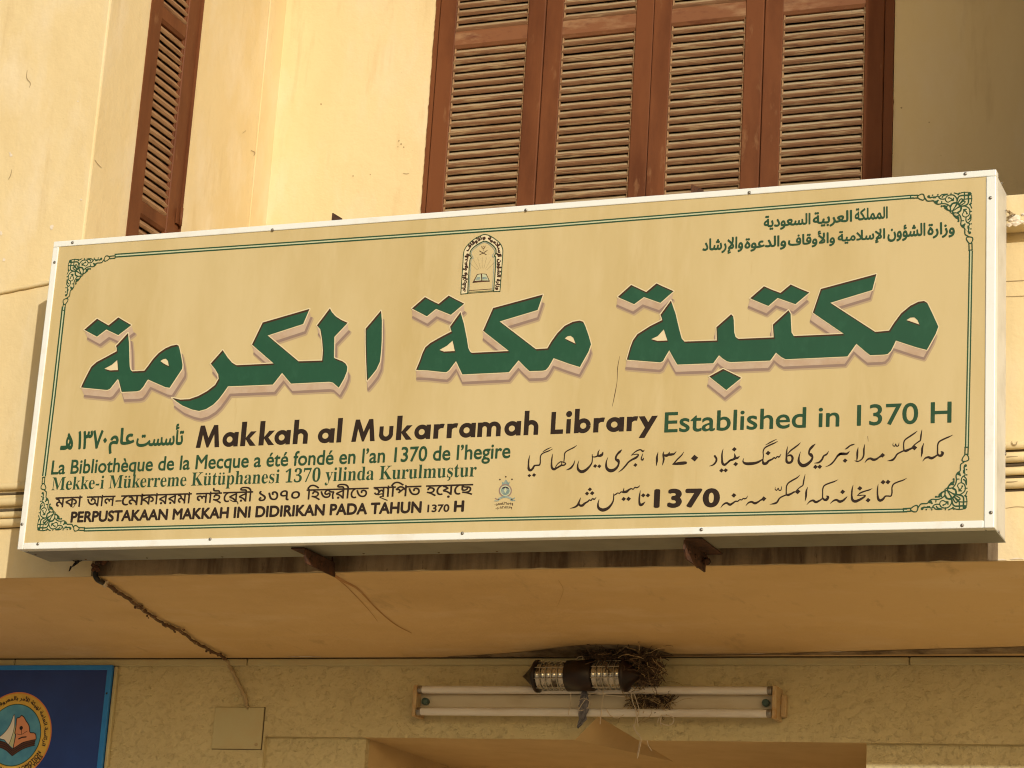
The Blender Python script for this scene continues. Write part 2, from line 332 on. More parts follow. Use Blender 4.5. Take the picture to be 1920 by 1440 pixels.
sw = side.build('shuttered_window', MAT['wood'], B); sw['label'] = 'narrow window in the loggia flank with one brown louvred leaf'
f.build('shutter_leaf', [MAT['wood'], MAT['wood'], MAT['slat_side'], MAT['wood'], MAT['slat_side']], sw)
hp = at(337, 407, 0, XF+.004); m = MB(); m.tube([hp+Vector((.006, 0, -.035)), hp+Vector((.006, 0, .035))], .006, 10); m.box(XF+.0005, XF+.004, hp.y-.022, hp.y+.012, hp.z-.03, hp.z+.03); m.build('hinge', MAT['wood'], sw)
# ---------------------------------------------------------------- 2-D print helpers (traced in photo pixels, laid on the sign's plane)
def ccw(p):
    a = sum(p[i][0]*p[(i+1) % len(p)][1]-p[(i+1) % len(p)][0]*p[i][1] for i in range(len(p)))
    return list(p) if a > 0 else list(p)[::-1]
def inside(P, poly):       # winding number of a polygon at many points
    q = np.asarray(poly, float); r_ = np.roll(q, -1, 0); x, y = P[:, 0], P[:, 1]; wn = np.zeros(len(P), int)
    for (x0, y0), (x1, y1) in zip(q, r_):
        c = (x1-x0)*(y-y0)-(x-x0)*(y1-y0)
        wn += ((y0 <= y) & (y1 > y) & (c > 0)).astype(int)-((y0 > y) & (y1 <= y) & (c < 0)).astype(int)
    return wn
def triangles(polys):
    V, E = [], []
    for p in polys:
        b = len(V); n = len(p); V += [Vector((float(x), float(y))) for x, y in p]; E += [(b+i, b+(i+1) % n) for i in range(n)]
    ov, oe, of, a, b_, fo = delaunay_2d_cdt(V, E, [], 0, 1e-5)
    C = np.array([[sum(ov[i][0] for i in f)/len(f), sum(ov[i][1] for i in f)/len(f)] for f in of]); return ov, of, C
def fill(polys, holes=(), also=None):
    ov, of, C = triangles(list(polys)+list(holes)+list(also or ()))
    ok = np.zeros(len(C), bool)
    for p in polys: ok |= inside(C, p) != 0
    for p in holes: ok &= inside(C, p) == 0
    if also is not None:
        k = np.zeros(len(C), bool)
        for p in also: k |= inside(C, p) != 0
        ok &= k
    return ov, [f for f, o in zip(of, ok) if o]
def circ(x, y, r, n=14): return [(x+r*math.cos(2*math.pi*i/n), y+r*math.sin(2*math.pi*i/n)) for i in range(n)]
def spline(pts, per=5):
    if len(pts) < 3: return [tuple(p) for p in pts]
    P = [pts[0]]+list(pts)+[pts[-1]]; out = []
    for i in range(1, len(P)-2):
        p0, p1, p2, p3 = P[i-1:i+3]
        for k in range(per):
            t = k/per
            out.append(tuple(.5*(2*b+(c-a)*t+(2*a-5*b+4*c-d)*t*t+(3*b-a-3*c+d)*t**3) for a, b, c, d in zip(p0, p1, p2, p3)))
    out.append(tuple(pts[-1])); return out
def ribbon(pts, smooth=True, per=5, caps=True, w=None):
    if w is not None: pts = [(x, y, w) for x, y in pts]
    P = spline(pts, per) if smooth else pts
    out = []; k = len(P); N = []
    for i in range(k):
        dx, dy = P[min(i+1, k-1)][0]-P[max(i-1, 0)][0], P[min(i+1, k-1)][1]-P[max(i-1, 0)][1]
        l = math.hypot(dx, dy) or 1; N.append((-dy/l, dx/l))
    wd = [max(p[2], .01)/2 for p in P]
    for i in range(k-1):
        (x0, y0), (x1, y1) = P[i][:2], P[i+1][:2]
        if not smooth:
            dx, dy = x1-x0, y1-y0; l = math.hypot(dx, dy) or 1; a = b = (-dy/l, dx/l)
        else: a, b = N[i], N[i+1]
        out.append([(x0+a[0]*wd[i], y0+a[1]*wd[i]), (x0-a[0]*wd[i], y0-a[1]*wd[i]), (x1-b[0]*wd[i+1], y1-b[1]*wd[i+1]), (x1+b[0]*wd[i+1], y1+b[1]*wd[i+1])])
    if caps:
        for i in ((0, k-1) if smooth else range(k)):
            if wd[i] > .3: out.append(circ(*P[i][:2], wd[i]*.98, 10))
    return out
def stroke_set(ox, oy, s, strokes, diamonds=()):
    R = []
    for st in strokes: R += ribbon([(ox+x/s, oy+y/s, ww/s) for x, y, ww in st])
    for x, y, r in diamonds:
        x, y, r = ox+x/s, oy+y/s, r/s
        R.append([(x-r, y+.12*r), (x-.05*r, y-.93*r), (x+r, y-.12*r), (x+.05*r, y+.93*r)])
    return R
YPANEL = -D+.0035
class Print:
    def __init__(s, plane=None): s.mb = MB(); s.plane = plane or (lambda x, y, lay: at(x, y, 1, YPANEL-.0004*lay))
    def tri(s, VF, lay, mi=0, conv=None, bold=None):
        conv = conv or s.plane; V, F = VF
        if bold:       # heavier type: the same glyphs nudged sideways, a hair apart in depth
            bx, by = bold
            for i, (dx, dy) in enumerate(((-bx, 0), (bx, 0), (0, by), (0, -by), (-bx*.7, by*.7), (bx*.7, -by*.7), (bx*.7, by*.7), (-bx*.7, -by*.7))):
                s.tri(([(v[0]+dx, v[1]+dy) for v in V], F), lay+.08*(i+1), mi, conv)
        vs = [s.mb.bm.verts.new(conv(v[0], v[1], lay)) for v in V]
        for f in F:
            try:
                q = s.mb.bm.faces.new([vs[i] for i in f]); q.material_index = mi
            except ValueError: pass
        for v in vs:
            if not v.link_faces: s.mb.bm.verts.remove(v)
    def add(s, polys, holes=(), lay=1, mi=0, also=None, conv=None): s.tri(fill(polys, holes, also), lay, mi, conv)
    def build(s, name, mats, parent, label=None):
        bm = s.mb.bm
        for f in bm.faces:
            f.normal_update()
            if f.normal.y > 0: f.normal_flip()
        o = s.mb.build(name, mats, parent, fix=False)
        if label: o['label'] = label
        return o
# ---- type
ARF = {'ا': ('FE8D', 'FE8E'), 'أ': ('FE83', 'FE84'), 'إ': ('FE87', 'FE88'), 'د': ('FEA9', 'FEAA'), 'ر': ('FEAD', 'FEAE'), 'ز': ('FEAF', 'FEB0'), 'و': ('FEED', 'FEEE'), 'ؤ': ('FE85', 'FE86'), 'ة': ('FE93', 'FE94'),
 'ب': 'FE8F', 'ت': 'FE95', 'س': 'FEB1', 'ش': 'FEB5', 'ع': 'FEC9', 'ف': 'FED1', 'ق': 'FED5', 'ك': 'FED9', 'ل': 'FEDD', 'م': 'FEE1', 'ن': 'FEE5', 'ه': 'FEE9', 'ي': 'FEF1', 'ئ': 'FE89'}
def arabic(s):
    for k, v in (('لا', '\ue000'), ('لأ', '\ue001'), ('لإ', '\ue002')): s = s.replace(k, v)
    LA = {'\ue000': ('FEFB', 'FEFC'), '\ue001': ('FEF7', 'FEF8'), '\ue002': ('FEF9', 'FEFA')}
    out = []; n = len(s)
    def info(c): return LA.get(c) or ARF.get(c)
    for i, c in enumerate(s):
        f = info(c)
        if f is None: out.append(c); continue
        pv = info(s[i-1]) if i else None
        joinp = isinstance(pv, str)
        if isinstance(f, tuple): out.append(chr(int(f[1 if joinp else 0], 16)))
        else:
            joinn = i+1 < n and (info(s[i+1]) is not None or s[i+1] == 'ـ')
            out.append(chr(int(f, 16)+(3 if joinp and joinn else 1 if joinp else 2 if joinn else 0)))
    return ''.join(out[::-1])
def serif(s):
    r = ''
    for c in s:
        if 'A' <= c <= 'Z': r += chr(0x1D400+ord(c)-65)
        elif 'a' <= c <= 'z': r += chr(0x1D41A+ord(c)-97)
        elif '0' <= c <= '9': r += chr(0x1D7CE+ord(c)-48)
        else: r += c
    return r
def glyphs(s, bold=0., space=1.):       # outlines of the type, filled by winding number so overlapping contours stay solid
    global BOLD; BOLD = bold
    c = bpy.data.curves.new('t', 'FONT'); c.body = s; c.size = 1; c.space_character = space
    o = bpy.data.objects.new('t', c); COL.objects.link(o)
    dg = bpy.context.evaluated_depsgraph_get(); dg.update()
    oe = o.evaluated_get(dg); cu = oe.to_curve(dg); P = []
    for sp in cu.splines:
        pts = []; bp = sp.bezier_points; n = len(bp)
        for i in range(n):
            p0, p3 = bp[i], bp[(i+1) % n]; A, Bq, Cq, Dq = p0.co, p0.handle_right, p3.handle_left, p3.co
            chord = (Dq-A).length; dev = (Bq-A-(Dq-A)/3).length+(Cq-A-(Dq-A)*2/3).length; k = 1 if dev < .004 else 5
            for j in range(k):
                t = j/k; u = 1-t; q = A*u**3+Bq*3*u*u*t+Cq*3*u*t*t+Dq*t**3
                if not pts or abs(q.x-pts[-1][0])+abs(q.y-pts[-1][1]) > 1e-5: pts.append((q.x, q.y))
        if len(pts) > 2: P.append(pts)
    oe.to_curve_clear(); bpy.data.objects.remove(o); bpy.data.curves.remove(c)
    ov, of, C = triangles([[(x*1000, y*1000) for x, y in p] for p in P]); wn = np.zeros(len(C), int)
    for p in P: wn += inside(C, [(x*1000, y*1000) for x, y in p])
    return [(v[0]/1000, v[1]/1000) for v in ov], [f for f, k in zip(of, wn) if k != 0]
def extent(V): return min(v[0] for v in V), max(v[0] for v in V), min(v[1] for v in V), max(v[1] for v in V)
def P2(p): q = at(p[0], p[1], 1, YPANEL); return q.x, q.z
def fit_word(pr, VF, x0, x1, top, bot, lay=1, mi=0):       # bounding box of the word given by photo points
    V, F = VF; a, b, c, d = extent(V); X0, X1 = P2((x0, (top[1]+bot[1])/2))[0], P2((x1, (top[1]+bot[1])/2))[0]; zt, zb = P2(top)[1], P2(bot)[1]
    pr.tri(([(X0+(v[0]-a)/(b-a)*(X1-X0), zb+(v[1]-c)/(d-c)*(zt-zb)) for v in V], F), lay, mi, lambda x, z, l: Vector((x, YPANEL-.0004*l, z)), (BOLD*(X1-X0)/(b-a), BOLD*(zt-zb)/(d-c)) if BOLD else None)
def fit_line(pr, VF, p0, p1, caph, cap, lay=1, mi=0, xr=None):   # baseline from p0 to p1, capital height in pixels
    V, F = VF; a, b = xr or extent(V)[:2]; A, Bq = P2(p0), P2(p1); h = P2((p0[0], p0[1]-caph))[1]-A[1]
    pr.tri(([(A[0]+(v[0]-a)/(b-a)*(Bq[0]-A[0]), A[1]+(v[0]-a)/(b-a)*(Bq[1]-A[1])+v[1]/cap*h) for v in V], F), lay, mi, lambda x, z, l: Vector((x, YPANEL-.0004*l, z)), (BOLD*(Bq[0]-A[0])/(b-a), BOLD*h/cap) if BOLD else None)

# ---------------------------------------------------------------- the sign box
SG = thing('sign_box', (W/2, -D/2, 0), 'long cream library sign with white frame and big green Arabic title', 'sign')
m = MB(); m.box(.004, W-.004, -D+.02, 0, .004, H-.004, .003); m.build('housing', MAT['housing'], SG)
m = MB(); m.box(.003, W-.003, -D+.036, -.0005, .0005, .0038); m.build('bottom_sheet', MAT['steel'], SG)
m = MB(); m.box(.018, W-.018, YPANEL, -D+.0195, .018, H-.018); panel = m.build('face_panel', MAT['panel'], SG)
for n, a in (('frame_rail', (0, W, 1.019, H)), ('frame_rail', (.0225, 3.071, 0, .0215)), ('frame_rail', (0, .0215, 0, 1.0185)), ('frame_rail', (3.072, W, 0, 1.0185))):
    m = MB(); m.box(a[0], a[1], -D, -D+.035, a[2], a[3], .0025, 2); m.build(n, MAT['frame'], SG)
for px in ((136, 455), (511, 431), (986, 394), (1405, 361), (1810, 326), (71, 1020), (394, 1011), (867, 1000), (1315, 993), (1804, 985), (102.5, 492), (41.5, 983), (1857, 371), (1858, 961)):
    p = at(px[0], px[1], 1, -D); m = MB(); m.lathe([(0, .0052), (.0015, .0048), (.003, .003), (.0034, .0)], (p.x, -D-.0001, p.z), (0, -1, 0), 12); m.build('screw', MAT['screw'], SG)
for px in ((1878, 344), (1872.5, 998), (1885, 851)):
    p = at(px[0], px[1], 0, W-.004); m = MB(); m.lathe([(0, .0052), (.002, .0045), (.003, .002)], (W-.004, p.y, p.z), (1, 0, 0), 12); m.build('screw', MAT['screw'], SG)
for px in ((67, 1038), (161, 1046.5), (276, 1044), (417, 1042), (682, 1036), (823, 1034), (932, 1032)):
    p = at(px[0], px[1], 2, .004); m = MB(); m.lathe([(0, .0055), (.003, .005), (.005, .002)], (p.x, p.y, .004), (0, 0, -1), 10); m.build('screw', MAT['rust'], SG)

# ---- calligraphic title
def sc(ox, oy, s, pts): return [(ox+x/s, oy+y/s) for x, y in pts]
Z1 = lambda *p: sc(140, 580, 8, p)
Z2 = lambda *p: sc(300, 560, 6, p)
Z3 = lambda *p: sc(520, 560, 7.2, p)
Z4 = lambda *p: sc(760, 540, 7.2, p)
Z5 = lambda *p: sc(920, 540, 7.2, p)
Z6 = lambda *p: sc(1140, 510, 6, p)
Z7 = lambda *p: sc(1360, 500, 6, p)
Z8 = lambda *p: sc(1560, 500, 6.545, p)
LET = [
 (Z1((145,305),(335,140),(420,190),(508,240),(655,120),(750,178),(850,235),(655,385),(475,300),(335,408)), []),
 (Z1((800,355),(815,500),(820,700),(825,850),(838,905),(862,930),(1045,920),(1100,850),(1180,740),(1260,655),(1360,585),(1450,545),(1530,530),(1558,545),(1575,600),(1600,720),(1618,830),(1612,890),(1560,970),(1425,1175),(1360,1165),(1100,1050),(1065,1100),(1030,1160),(980,1215),(930,1228),(705,1238),(690,1180),(660,1060),(645,1045),(530,1190),(490,1208),(300,1190),(95,1170),(135,1080),(180,990),(250,860),(330,790),(480,710),(630,628),(630,580),(620,550)),
  [Z1((445,890),(560,830),(638,760),(650,910),(530,915)), Z1((1285,775),(1330,745),(1370,740),(1400,775),(1412,850),(1340,815))]),
 (Z2((705,578),(760,660),(810,720),(860,748),(1000,742),(1280,728),(1035,515),(1155,268))+Z3((435,138),(350,340))+Z2((1210,413))+Z3((285,845),(605,835),(615,700),(605,560),(580,410),(535,360),(710,130),(735,180),(790,240),(860,285),(950,325),(770,515),(765,800),(880,845),(920,875),(945,920),(940,980),(900,1080),(830,1200),(750,1130),(700,1120),(185,1145),(130,1080),(65,1000))+Z2((1270,965),(765,985),(720,1050),(660,1130),(600,1190),(520,1240),(440,1262),(360,1245),(250,1200),(180,1150),(135,1115),(230,1135),(330,1130),(430,1095),(530,1040),(620,970),(660,900),(655,850),(620,790),(570,730)), []),
 (Z3((1400,160),(1412,300),(1410,560),(1400,720),(1385,850),(1340,950),(1270,1040),(1210,1108),(1200,850),(1192,600),(1192,405)), []),
 (Z4((90,275),(265,122),(350,168),(448,215),(585,102),(690,158),(795,210),(615,360),(415,280),(292,380)), []),
 (Z4((745,325),(790,480),(830,680),(850,810),(875,862),(900,875),(1400,850),(1050,575),(1185,270))+Z5((705,88),(635,295),(120,450),(610,825),(765,815),(820,720),(900,610),(1000,510),(1110,455),(1200,440),(1250,455),(1280,520),(1325,650),(1355,760),(1320,860),(1205,1065),(1060,1020),(850,945),(820,1000),(785,1060),(745,1105),(700,1115),(525,1120),(460,1060),(378,975),(320,1045),(248,1135))+Z4((770,1165),(720,1060),(685,985),(650,1030),(590,1110),(555,1135),(480,1130),(300,1110),(145,1105),(200,970),(235,870),(270,800),(340,740),(480,660),(625,585),(612,555),(605,520)),
  [Z4((460,835),(560,780),(638,710),(668,850),(520,858)), Z5((1000,680),(1040,650),(1080,645),(1115,670),(1145,750),(1060,710))]),
 (Z6((110,280),(260,145),(345,185),(430,225),(545,128),(640,172),(738,215),(590,345),(405,280),(295,360)), []),
 (Z6((708,320),(760,470),(800,640),(830,750),(860,782),(1225,770),(1220,620),(1385,475))+Z7((88,560),(95,600),(100,740),(115,790),(145,812),(545,795),(535,650),(710,490),(735,530),(740,650),(745,740),(770,780),(1335,755),(985,515),(1075,250))+Z8((545,90),(495,285))+Z7((1180,405))+Z8((530,800),(700,785),(760,690),(850,570),(960,480),(1060,430),(1130,420),(1170,445),(1230,570),(1305,735),(1270,830),(1165,1020),(1030,985),(785,905),(760,960),(725,1030),(685,1070),(640,1078),(470,1085),(400,1030),(300,945),(240,1030),(190,1100))+Z7((680,1040),(630,1015),(570,965),(540,1010),(505,1055),(60,1072))+Z6((1340,1003),(1290,970),(1250,935),(1220,975),(1185,1025),(780,1040),(740,970),(690,880),(650,945),(620,1000),(590,1015),(400,1000),(212,985),(250,850),(280,770),(330,700),(470,610),(610,540),(605,515),(590,480)),
  [Z6((485,755),(560,720),(628,645),(668,770),(560,775)), Z8((915,655),(960,625),(1010,620),(1050,655),(1072,710),(990,680))]),
 (Z7((280,355),(435,220),(530,262),(620,295),(735,200),(840,248),(945,290),(790,420),(590,350),(485,440)), []),
 ([(1330,705.8),(1355.8,691.7),(1372,699.5),(1390,708.3),(1362,731)], []),
]
T = Print()
def moved(p, dy): return [(x-(x-880)*.00052*dy, y+dy) for x, y in p]
def grow(poly, r): return [poly]+ribbon([(x, y, 2*r) for x, y in poly+poly[:1]], smooth=False)
def sweep(poly, dy):
    q = moved(poly, dy); n = len(poly); out = [poly, q]
    for i in range(n):
        j = (i+1) % n; out.append([poly[i], poly[j], q[j], q[i]])
    return out
def area(p): return abs(sum(p[i][0]*p[(i+1) % len(p)][1]-p[(i+1) % len(p)][0]*p[i][1] for i in range(len(p))))
for poly, holes in LET:
    far = moved(poly, 15)
    T.add(grow([(x+2.2, y+3.6) for x, y in far], 3.4), lay=1, mi=0)
    T.add(grow([(x+1.2, y+1.8) for x, y in far], 2.0), lay=2, mi=1)
    sw = [q for q in sweep(poly, 14) if area(q) > .05]; T.add(sw, lay=3, mi=2)
for poly, holes in LET:
    rimp = grow(poly, 1.9)
    T.add(rimp, holes, lay=4, mi=3)
    for h in holes: T.add([h], lay=4.5, mi=3)
    T.add([poly], holes, lay=5.5, mi=4)
    sh = [(x+1.7, y+3.1) for x, y in poly]; hs = [[(x+1.4, y+2.8) for x, y in h] for h in holes]
    T.add([poly], list(holes)+hs, lay=6.5, mi=5, also=[sh])
T.build('calligraphy_title', [MAT['shad2'], MAT['shad1'], MAT['extr'], MAT['rim'], MAT['brown'], MAT['green']], panel, 'large green Arabic title with printed relief edge')

# ---- bold geometric roman line
def arcp(cx, cy, r, a0, a1, n=10): return [(cx+r*math.cos(math.radians(a0+(a1-a0)*i/n)), cy+r*math.sin(math.radians(a0+(a1-a0)*i/n))) for i in range(n+1)]
def rec(a, b, c, d): return [(a, c), (b, c), (b, d), (a, d)]
sw_ = .215
def ell(cx, cy, rx, ry, a0, a1, n=16): return [(cx+rx*math.cos(math.radians(a0+(a1-a0)*i/n)), cy+ry*math.sin(math.radians(a0+(a1-a0)*i/n))) for i in range(n+1)]
def ring(cx, cy, r, s): return ribbon(ell(cx, cy, r, r, 0, 360, 40), True, 1, False, s)
def hump(x0, x1, s=sw_): return ribbon(ell((x0+x1)/2, .35, (x1-x0)/2, .225, 180, 0), True, 1, False, s*.95)+[rec(x1-s*.475, x1+s*.475, 0, .36)]
GL = {
 'M': (1.12, [[(0,0),(.14,1),(.34,1),(.56,.44),(.78,1),(.98,1),(1.12,0),(.90,0),(.83,.58),(.605,0),(.515,0),(.29,.58),(.22,0)]]),
 'a': (.74, ring(.335,.325,.235,.20)+[rec(.535,.74,0,.65)]),
 'k': (.66, [rec(0,.215,0,1.1), [(.18,.33),(.41,.65),(.645,.65),(.385,.335)], [(.18,.36),(.41,0),(.66,0),(.37,.37)]]),
 'h': (.64, [rec(0,.215,0,1.1)]+hump(.1,.545)),
 'l': (.2, [rec(0,.215,0,1.1)]),
 'u': (.64, [rec(0,.19,.29,.65), rec(.45,.64,.29,.65)]+ribbon(ell(.32,.30,.225,.215,180,360), True, 1, False, .205)),
 'r': (.46, [rec(0,.215,0,.65)]+ribbon(ell(.36,.32,.26,.245,180,72), True, 1, False, .2)),
 'm': (.98, [rec(0,.205,0,.65)]+hump(.1,.49,.205)+hump(.49,.88,.205)),
 'L': (.6, [rec(0,.22,0,1), rec(0,.6,0,.2)]),
 'i': (.28, [rec(.04,.24,0,.65), circ(.14,.88,.14,18)]),
 'b': (.74, [rec(0,.215,0,1.1)]+ring(.405,.325,.235,.20)),
 'y': (.74, [[(0,.65),(.235,.65),(.44,.25),(.32,.02)], [(.51,.65),(.74,.65),(.26,-.33),(.03,-.33)]]),
}
K = Print()
LINE = [('M',367,411),('a',416,445.5),('k',450,479.5),('k',484.5,514),('a',513.5,543.5),('h',548.5,576),('a',595,626),('l',630.5,639),('M',658.5,702.5),('u',710,736),('k',742,772.5),('a',776,806.5),('r',812,832),('r',837,857.5),('a',860,891),('m',894.5,938.5),('a',945,976),('h',981.5,1008.5),('L',1032,1055.5),('i',1059.5,1071),('b',1076,1107),('r',1112,1133),('a',1136,1169.5),('r',1174.5,1195.5),('y',1196.5,1232.5)]
def base_y(x): return 840-(x-368)*(840-808.7)/(1175-368)
for ch, x0, x1 in LINE:
    wd, polys = GL[ch]; V, F = fill([[(x*100, y*100) for x, y in q] for q in polys]); V = [(v[0]/100, v[1]/100) for v in V]; yb = base_y(x0); A = P2((x0, yb)); B2 = P2((x1, base_y(x1))); hz = P2((x0, yb-41.5))[1]-A[1]
    K.tri(([(A[0]+v[0]/wd*(B2[0]-A[0]), A[1]+v[0]/wd*(B2[1]-A[1])+v[1]*hz) for v in V], F), 1, 0, lambda x, z, l: Vector((x, YPANEL-.0004*l, z)))
K.build('lettering', MAT['black'], panel, 'black bold English library name')

def textline(s, p0, p1, caph, mat, label, bold=.0, cap=.68, tf=None, space=1.):
    pr = Print(); fit_line(pr, glyphs((tf or (lambda q: q))(s), bold, space), p0, p1, caph, cap); return pr.build('lettering', mat, panel, label)
textline('Established in 1370 H', (1246, 810.5), (1783.3, 791.8), 36.5, MAT['greentext'], 'green English founding date', .012)
textline('La Bibliothèque de la Mecque a été fondé en l’an 1370 de l’hegire', (96, 889.3), (956, 858.3), 25, MAT['greentext'], 'green French line', .018)
ml = Print(); VF = glyphs(serif('Mekke-i Mukerreme Kutuphanesi 1370 yilinda Kurulmustur'), .0); fit_line(ml, VF, (96, 919.3), (893, 893.3), 24, .68)
TRK = 'Mekke-i Mukerreme Kutuphanesi 1370 yilinda Kurulmustur'; tw = extent(VF[0])
for i, ch in ((9, 'u'), (19, 'u'), (21, 'u'), (50, 's')):       # the marks over u and under s
    xa_, xb_ = extent(glyphs(serif(TRK[:i]))[0])[1], extent(glyphs(serif(TRK[:i+1]))[0])[1]
    f = ((xa_+xb_)/2-tw[0])/(tw[1]-tw[0]); A_, B_ = P2((96, 919.3)), P2((893, 893.3)); mx_, mz_ = A_[0]+f*(B_[0]-A_[0]), A_[1]+f*(B_[1]-A_[1])
    pc = lambda x, z, l: Vector((mx_+x/1000, YPANEL-.0004*l, mz_+z/1000))
    if ch == 'u': ml.add([circ(-6, 36, 3.4, 10)], lay=1, conv=pc); ml.add([circ(6, 36, 3.4, 10)], lay=1, conv=pc)
    else: ml.add(ribbon([(0, 0, 3.4), (2.5, -5, 4.4), (-3.5, -10, 2.6)]), lay=1, conv=pc)
ml.build('lettering', MAT['greentext'], panel, 'green Turkish line in serif type')
# Bengali, set syllable by syllable with its joined consonants
bn = Print()
def bword(s, x0, x1, yl, low=0): 
    VF = glyphs(s, .016); V, F = VF; a, b, c, d = extent(V); A = P2((x0, yl)); Bq = P2((x1, yl-(x1-x0)*.0307)); hz = P2((x0, yl-10))[1]-A[1]; k = hz/10*17.7/.60
    bn.tri(([(A[0]+(v[0]-a)/(b-a)*(Bq[0]-A[0]), A[1]+(v[0]-a)/(b-a)*(Bq[1]-A[1])+(v[1]-.60)*k) for v in V], F), 1, 0, lambda x, z, l: Vector((x, YPANEL-.0004*l, z)), (BOLD*(Bq[0]-A[0])/(b-a), BOLD*k))
for s, x0, x1, yl in (('মকা', 104.5, 154.5, 933.5), ('আল', 163.5, 216.5, 931.8), ('মো', 228, 272, 929.8), ('কাররমা', 267, 359.5, 928.3), ('লাই', 368.5, 416, 925.5), ('বেরী', 419, 474.5, 923.6), ('১৩৭০', 486.5, 563, 921.7), ('হিজরীতে', 575.5, 691, 918.7), ('সাপিত', 701, 790, 914.2), ('হয়েছে', 799.5, 887, 911)):
    if s == 'মো': s = 'েমা'
    if s == 'বেরী': s = 'েবরী'
    if s == 'হিজরীতে': s = 'িহজরীেত'
    if s == 'সাপিত': s = 'সািপত'
    if s == 'হয়েছে': s = 'হেয়েছ'
    bword(s, x0, x1, yl)
bn.add(ribbon([(217.5, 939.5, 2.6), (227, 939, 2.6)], False), lay=1)
bn.add(ribbon([(141, 946, 1.1), (137, 951, 1.3), (132.5, 948, 1.1), (136.5, 945, 1.1)]), lay=1)      # joined ka
bn.add(ribbon([(431, 937, 1.6), (437, 940, 2), (445, 941, 2), (446, 945, 1.8)]), lay=1)                                          # ra-phala
bn.add(ribbon([(709, 928, 2), (716, 926, 2.2), (719, 930, 2), (712, 932, 2), (726, 938, 2)]), lay=1)                             # tha under sa
bn.build('lettering', MAT['black'], panel, 'dark brown Bengali line')
ms = Print(); fit_line(ms, glyphs('PERPUSTAKAAN MAKKAH INI DIDIRIKAN PADA TAHUN', .04), (132.8, 979), (789, 960.6), 18.6, .68)
ms.build('lettering', MAT['black'], panel, 'black bold line in capitals'); ms = Print(); fit_line(ms, glyphs('1370', .03), (801.6, 960), (841.7, 959.2), 13.2, .68); ms.build('lettering', MAT['black'], panel, 'small black year'); ms = Print(); fit_line(ms, glyphs('H', .045), (851.9, 958.8), (868.6, 958.3), 18.8, .68)
ms.build('lettering', MAT['black'], panel, 'single black capital after the year')
ar = Print(); ar2 = Print()
for s, x0, x1, t, b in (('السعودية', 1433, 1519, (1513, 400), (1450, 431)), ('العربية', 1525, 1597, (1590, 394.5), (1552, 424.5)), ('المملكة', 1603.4, 1664, (1655, 388), (1640, 411)),
  ('وزارة', 1740, 1789.5, (1773, 417), (1780, 444.5)), ('الشؤون', 1665, 1734.5, (1712, 420), (1672, 452.5)), ('الإسلامية', 1571.5, 1659, (1657, 428.5), (1590, 459)), ('والأوقاف', 1478.6, 1565, (1535, 433.5), (1525, 463)), ('والدعوة', 1397, 1473.4, (1455, 442.5), (1410, 471)), ('والإرشاد', 1318, 1392.7, (1345, 447), (1363, 475.5))):
    fit_word(ar if x0 < 1610 and t[1] < 405 or s == 'المملكة' else ar2, glyphs(arabic(s), .034), x0, x1, t, b)
ar.build('lettering', MAT['greentext'], panel, 'upper small green Arabic line'); ar2.build('lettering', MAT['greentext'], panel, 'lower small green Arabic line')
af = Print()
for s, x0, x1, t, b in (('تأسست', 257.7, 344, (322, 796), (262, 837)), ('عام', 206, 251, (227, 803.5), (208, 850)), ('١٣٧٠', 146.7, 200, (150, 809), (150, 841.5)), ('هـ', 115, 137, (129, 813), (125, 842))):
    s2 = '١٣٧٠' if s[0] == '١' else '\ufeeb\u0640'[::-1] if s[0] == 'ه' else arabic(s)
    fit_word(af, glyphs(s2, .03), x0, x1, t, b)
af.build('lettering', MAT['greentext'], panel, 'green Arabic founding date at the left')

# ---- Nastaliq lines, pen stroke by pen stroke
n1 = Print(); n2 = Print()
def ns(pr, off, s, strokes, dia): pr.add(stroke_set(off[0], off[1], s, strokes, dia), lay=1)
ns(n1, (980, 800), 9.6, [
 [(130,510,6),(110,600,26),(105,690,30),(110,760,45),(140,785,44),(180,755,38),(210,705,32),(250,695,26),(300,690,28),(318,640,24),(318,560,22),(335,505,22),(380,470,22),(460,440,22),(540,400,8)],
 [(360,455,8),(430,410,20),(515,370,8)],
 [(540,490,6),(528,560,24),(520,650,28),(525,730,40),(560,765,46),(620,740,34),(690,700,30),(750,690,26),(775,660,22),(740,645,18),(690,630,20),(630,670,18),(590,730,14)],
 [(700,640,16),(700,680,18),(640,725,16)],
 [(740,640,18),(750,560,20),(755,490,22),(780,450,22),(850,410,22),(920,375,22),(975,335,6)],
 [(940,605,8),(920,670,24),(880,730,34),(840,760,30),(785,780,8)],
 [(1015,610,6),(990,690,26),(1000,770,44),(1060,810,56),(1130,785,50),(1200,720,34),(1245,650,24),(1255,570,18),(1252,500,14)],
 [(1250,540,18),(1300,545,22),(1350,520,30),(1360,460,24),(1385,415,8)], [(1360,530,30),(1400,520,50),(1430,500,44),(1445,460,18)],
 [(1535,550,6),(1505,640,26),(1510,740,46),(1570,790,62),(1640,780,54),(1700,730,40),(1730,660,34),(1715,610,60),(1680,590,40),(1680,540,34),(1710,490,36),(1750,450,40),(1785,415,10)]],
 [(120,880,34),(205,870,38),(1305,708,38),(1380,712,38)])
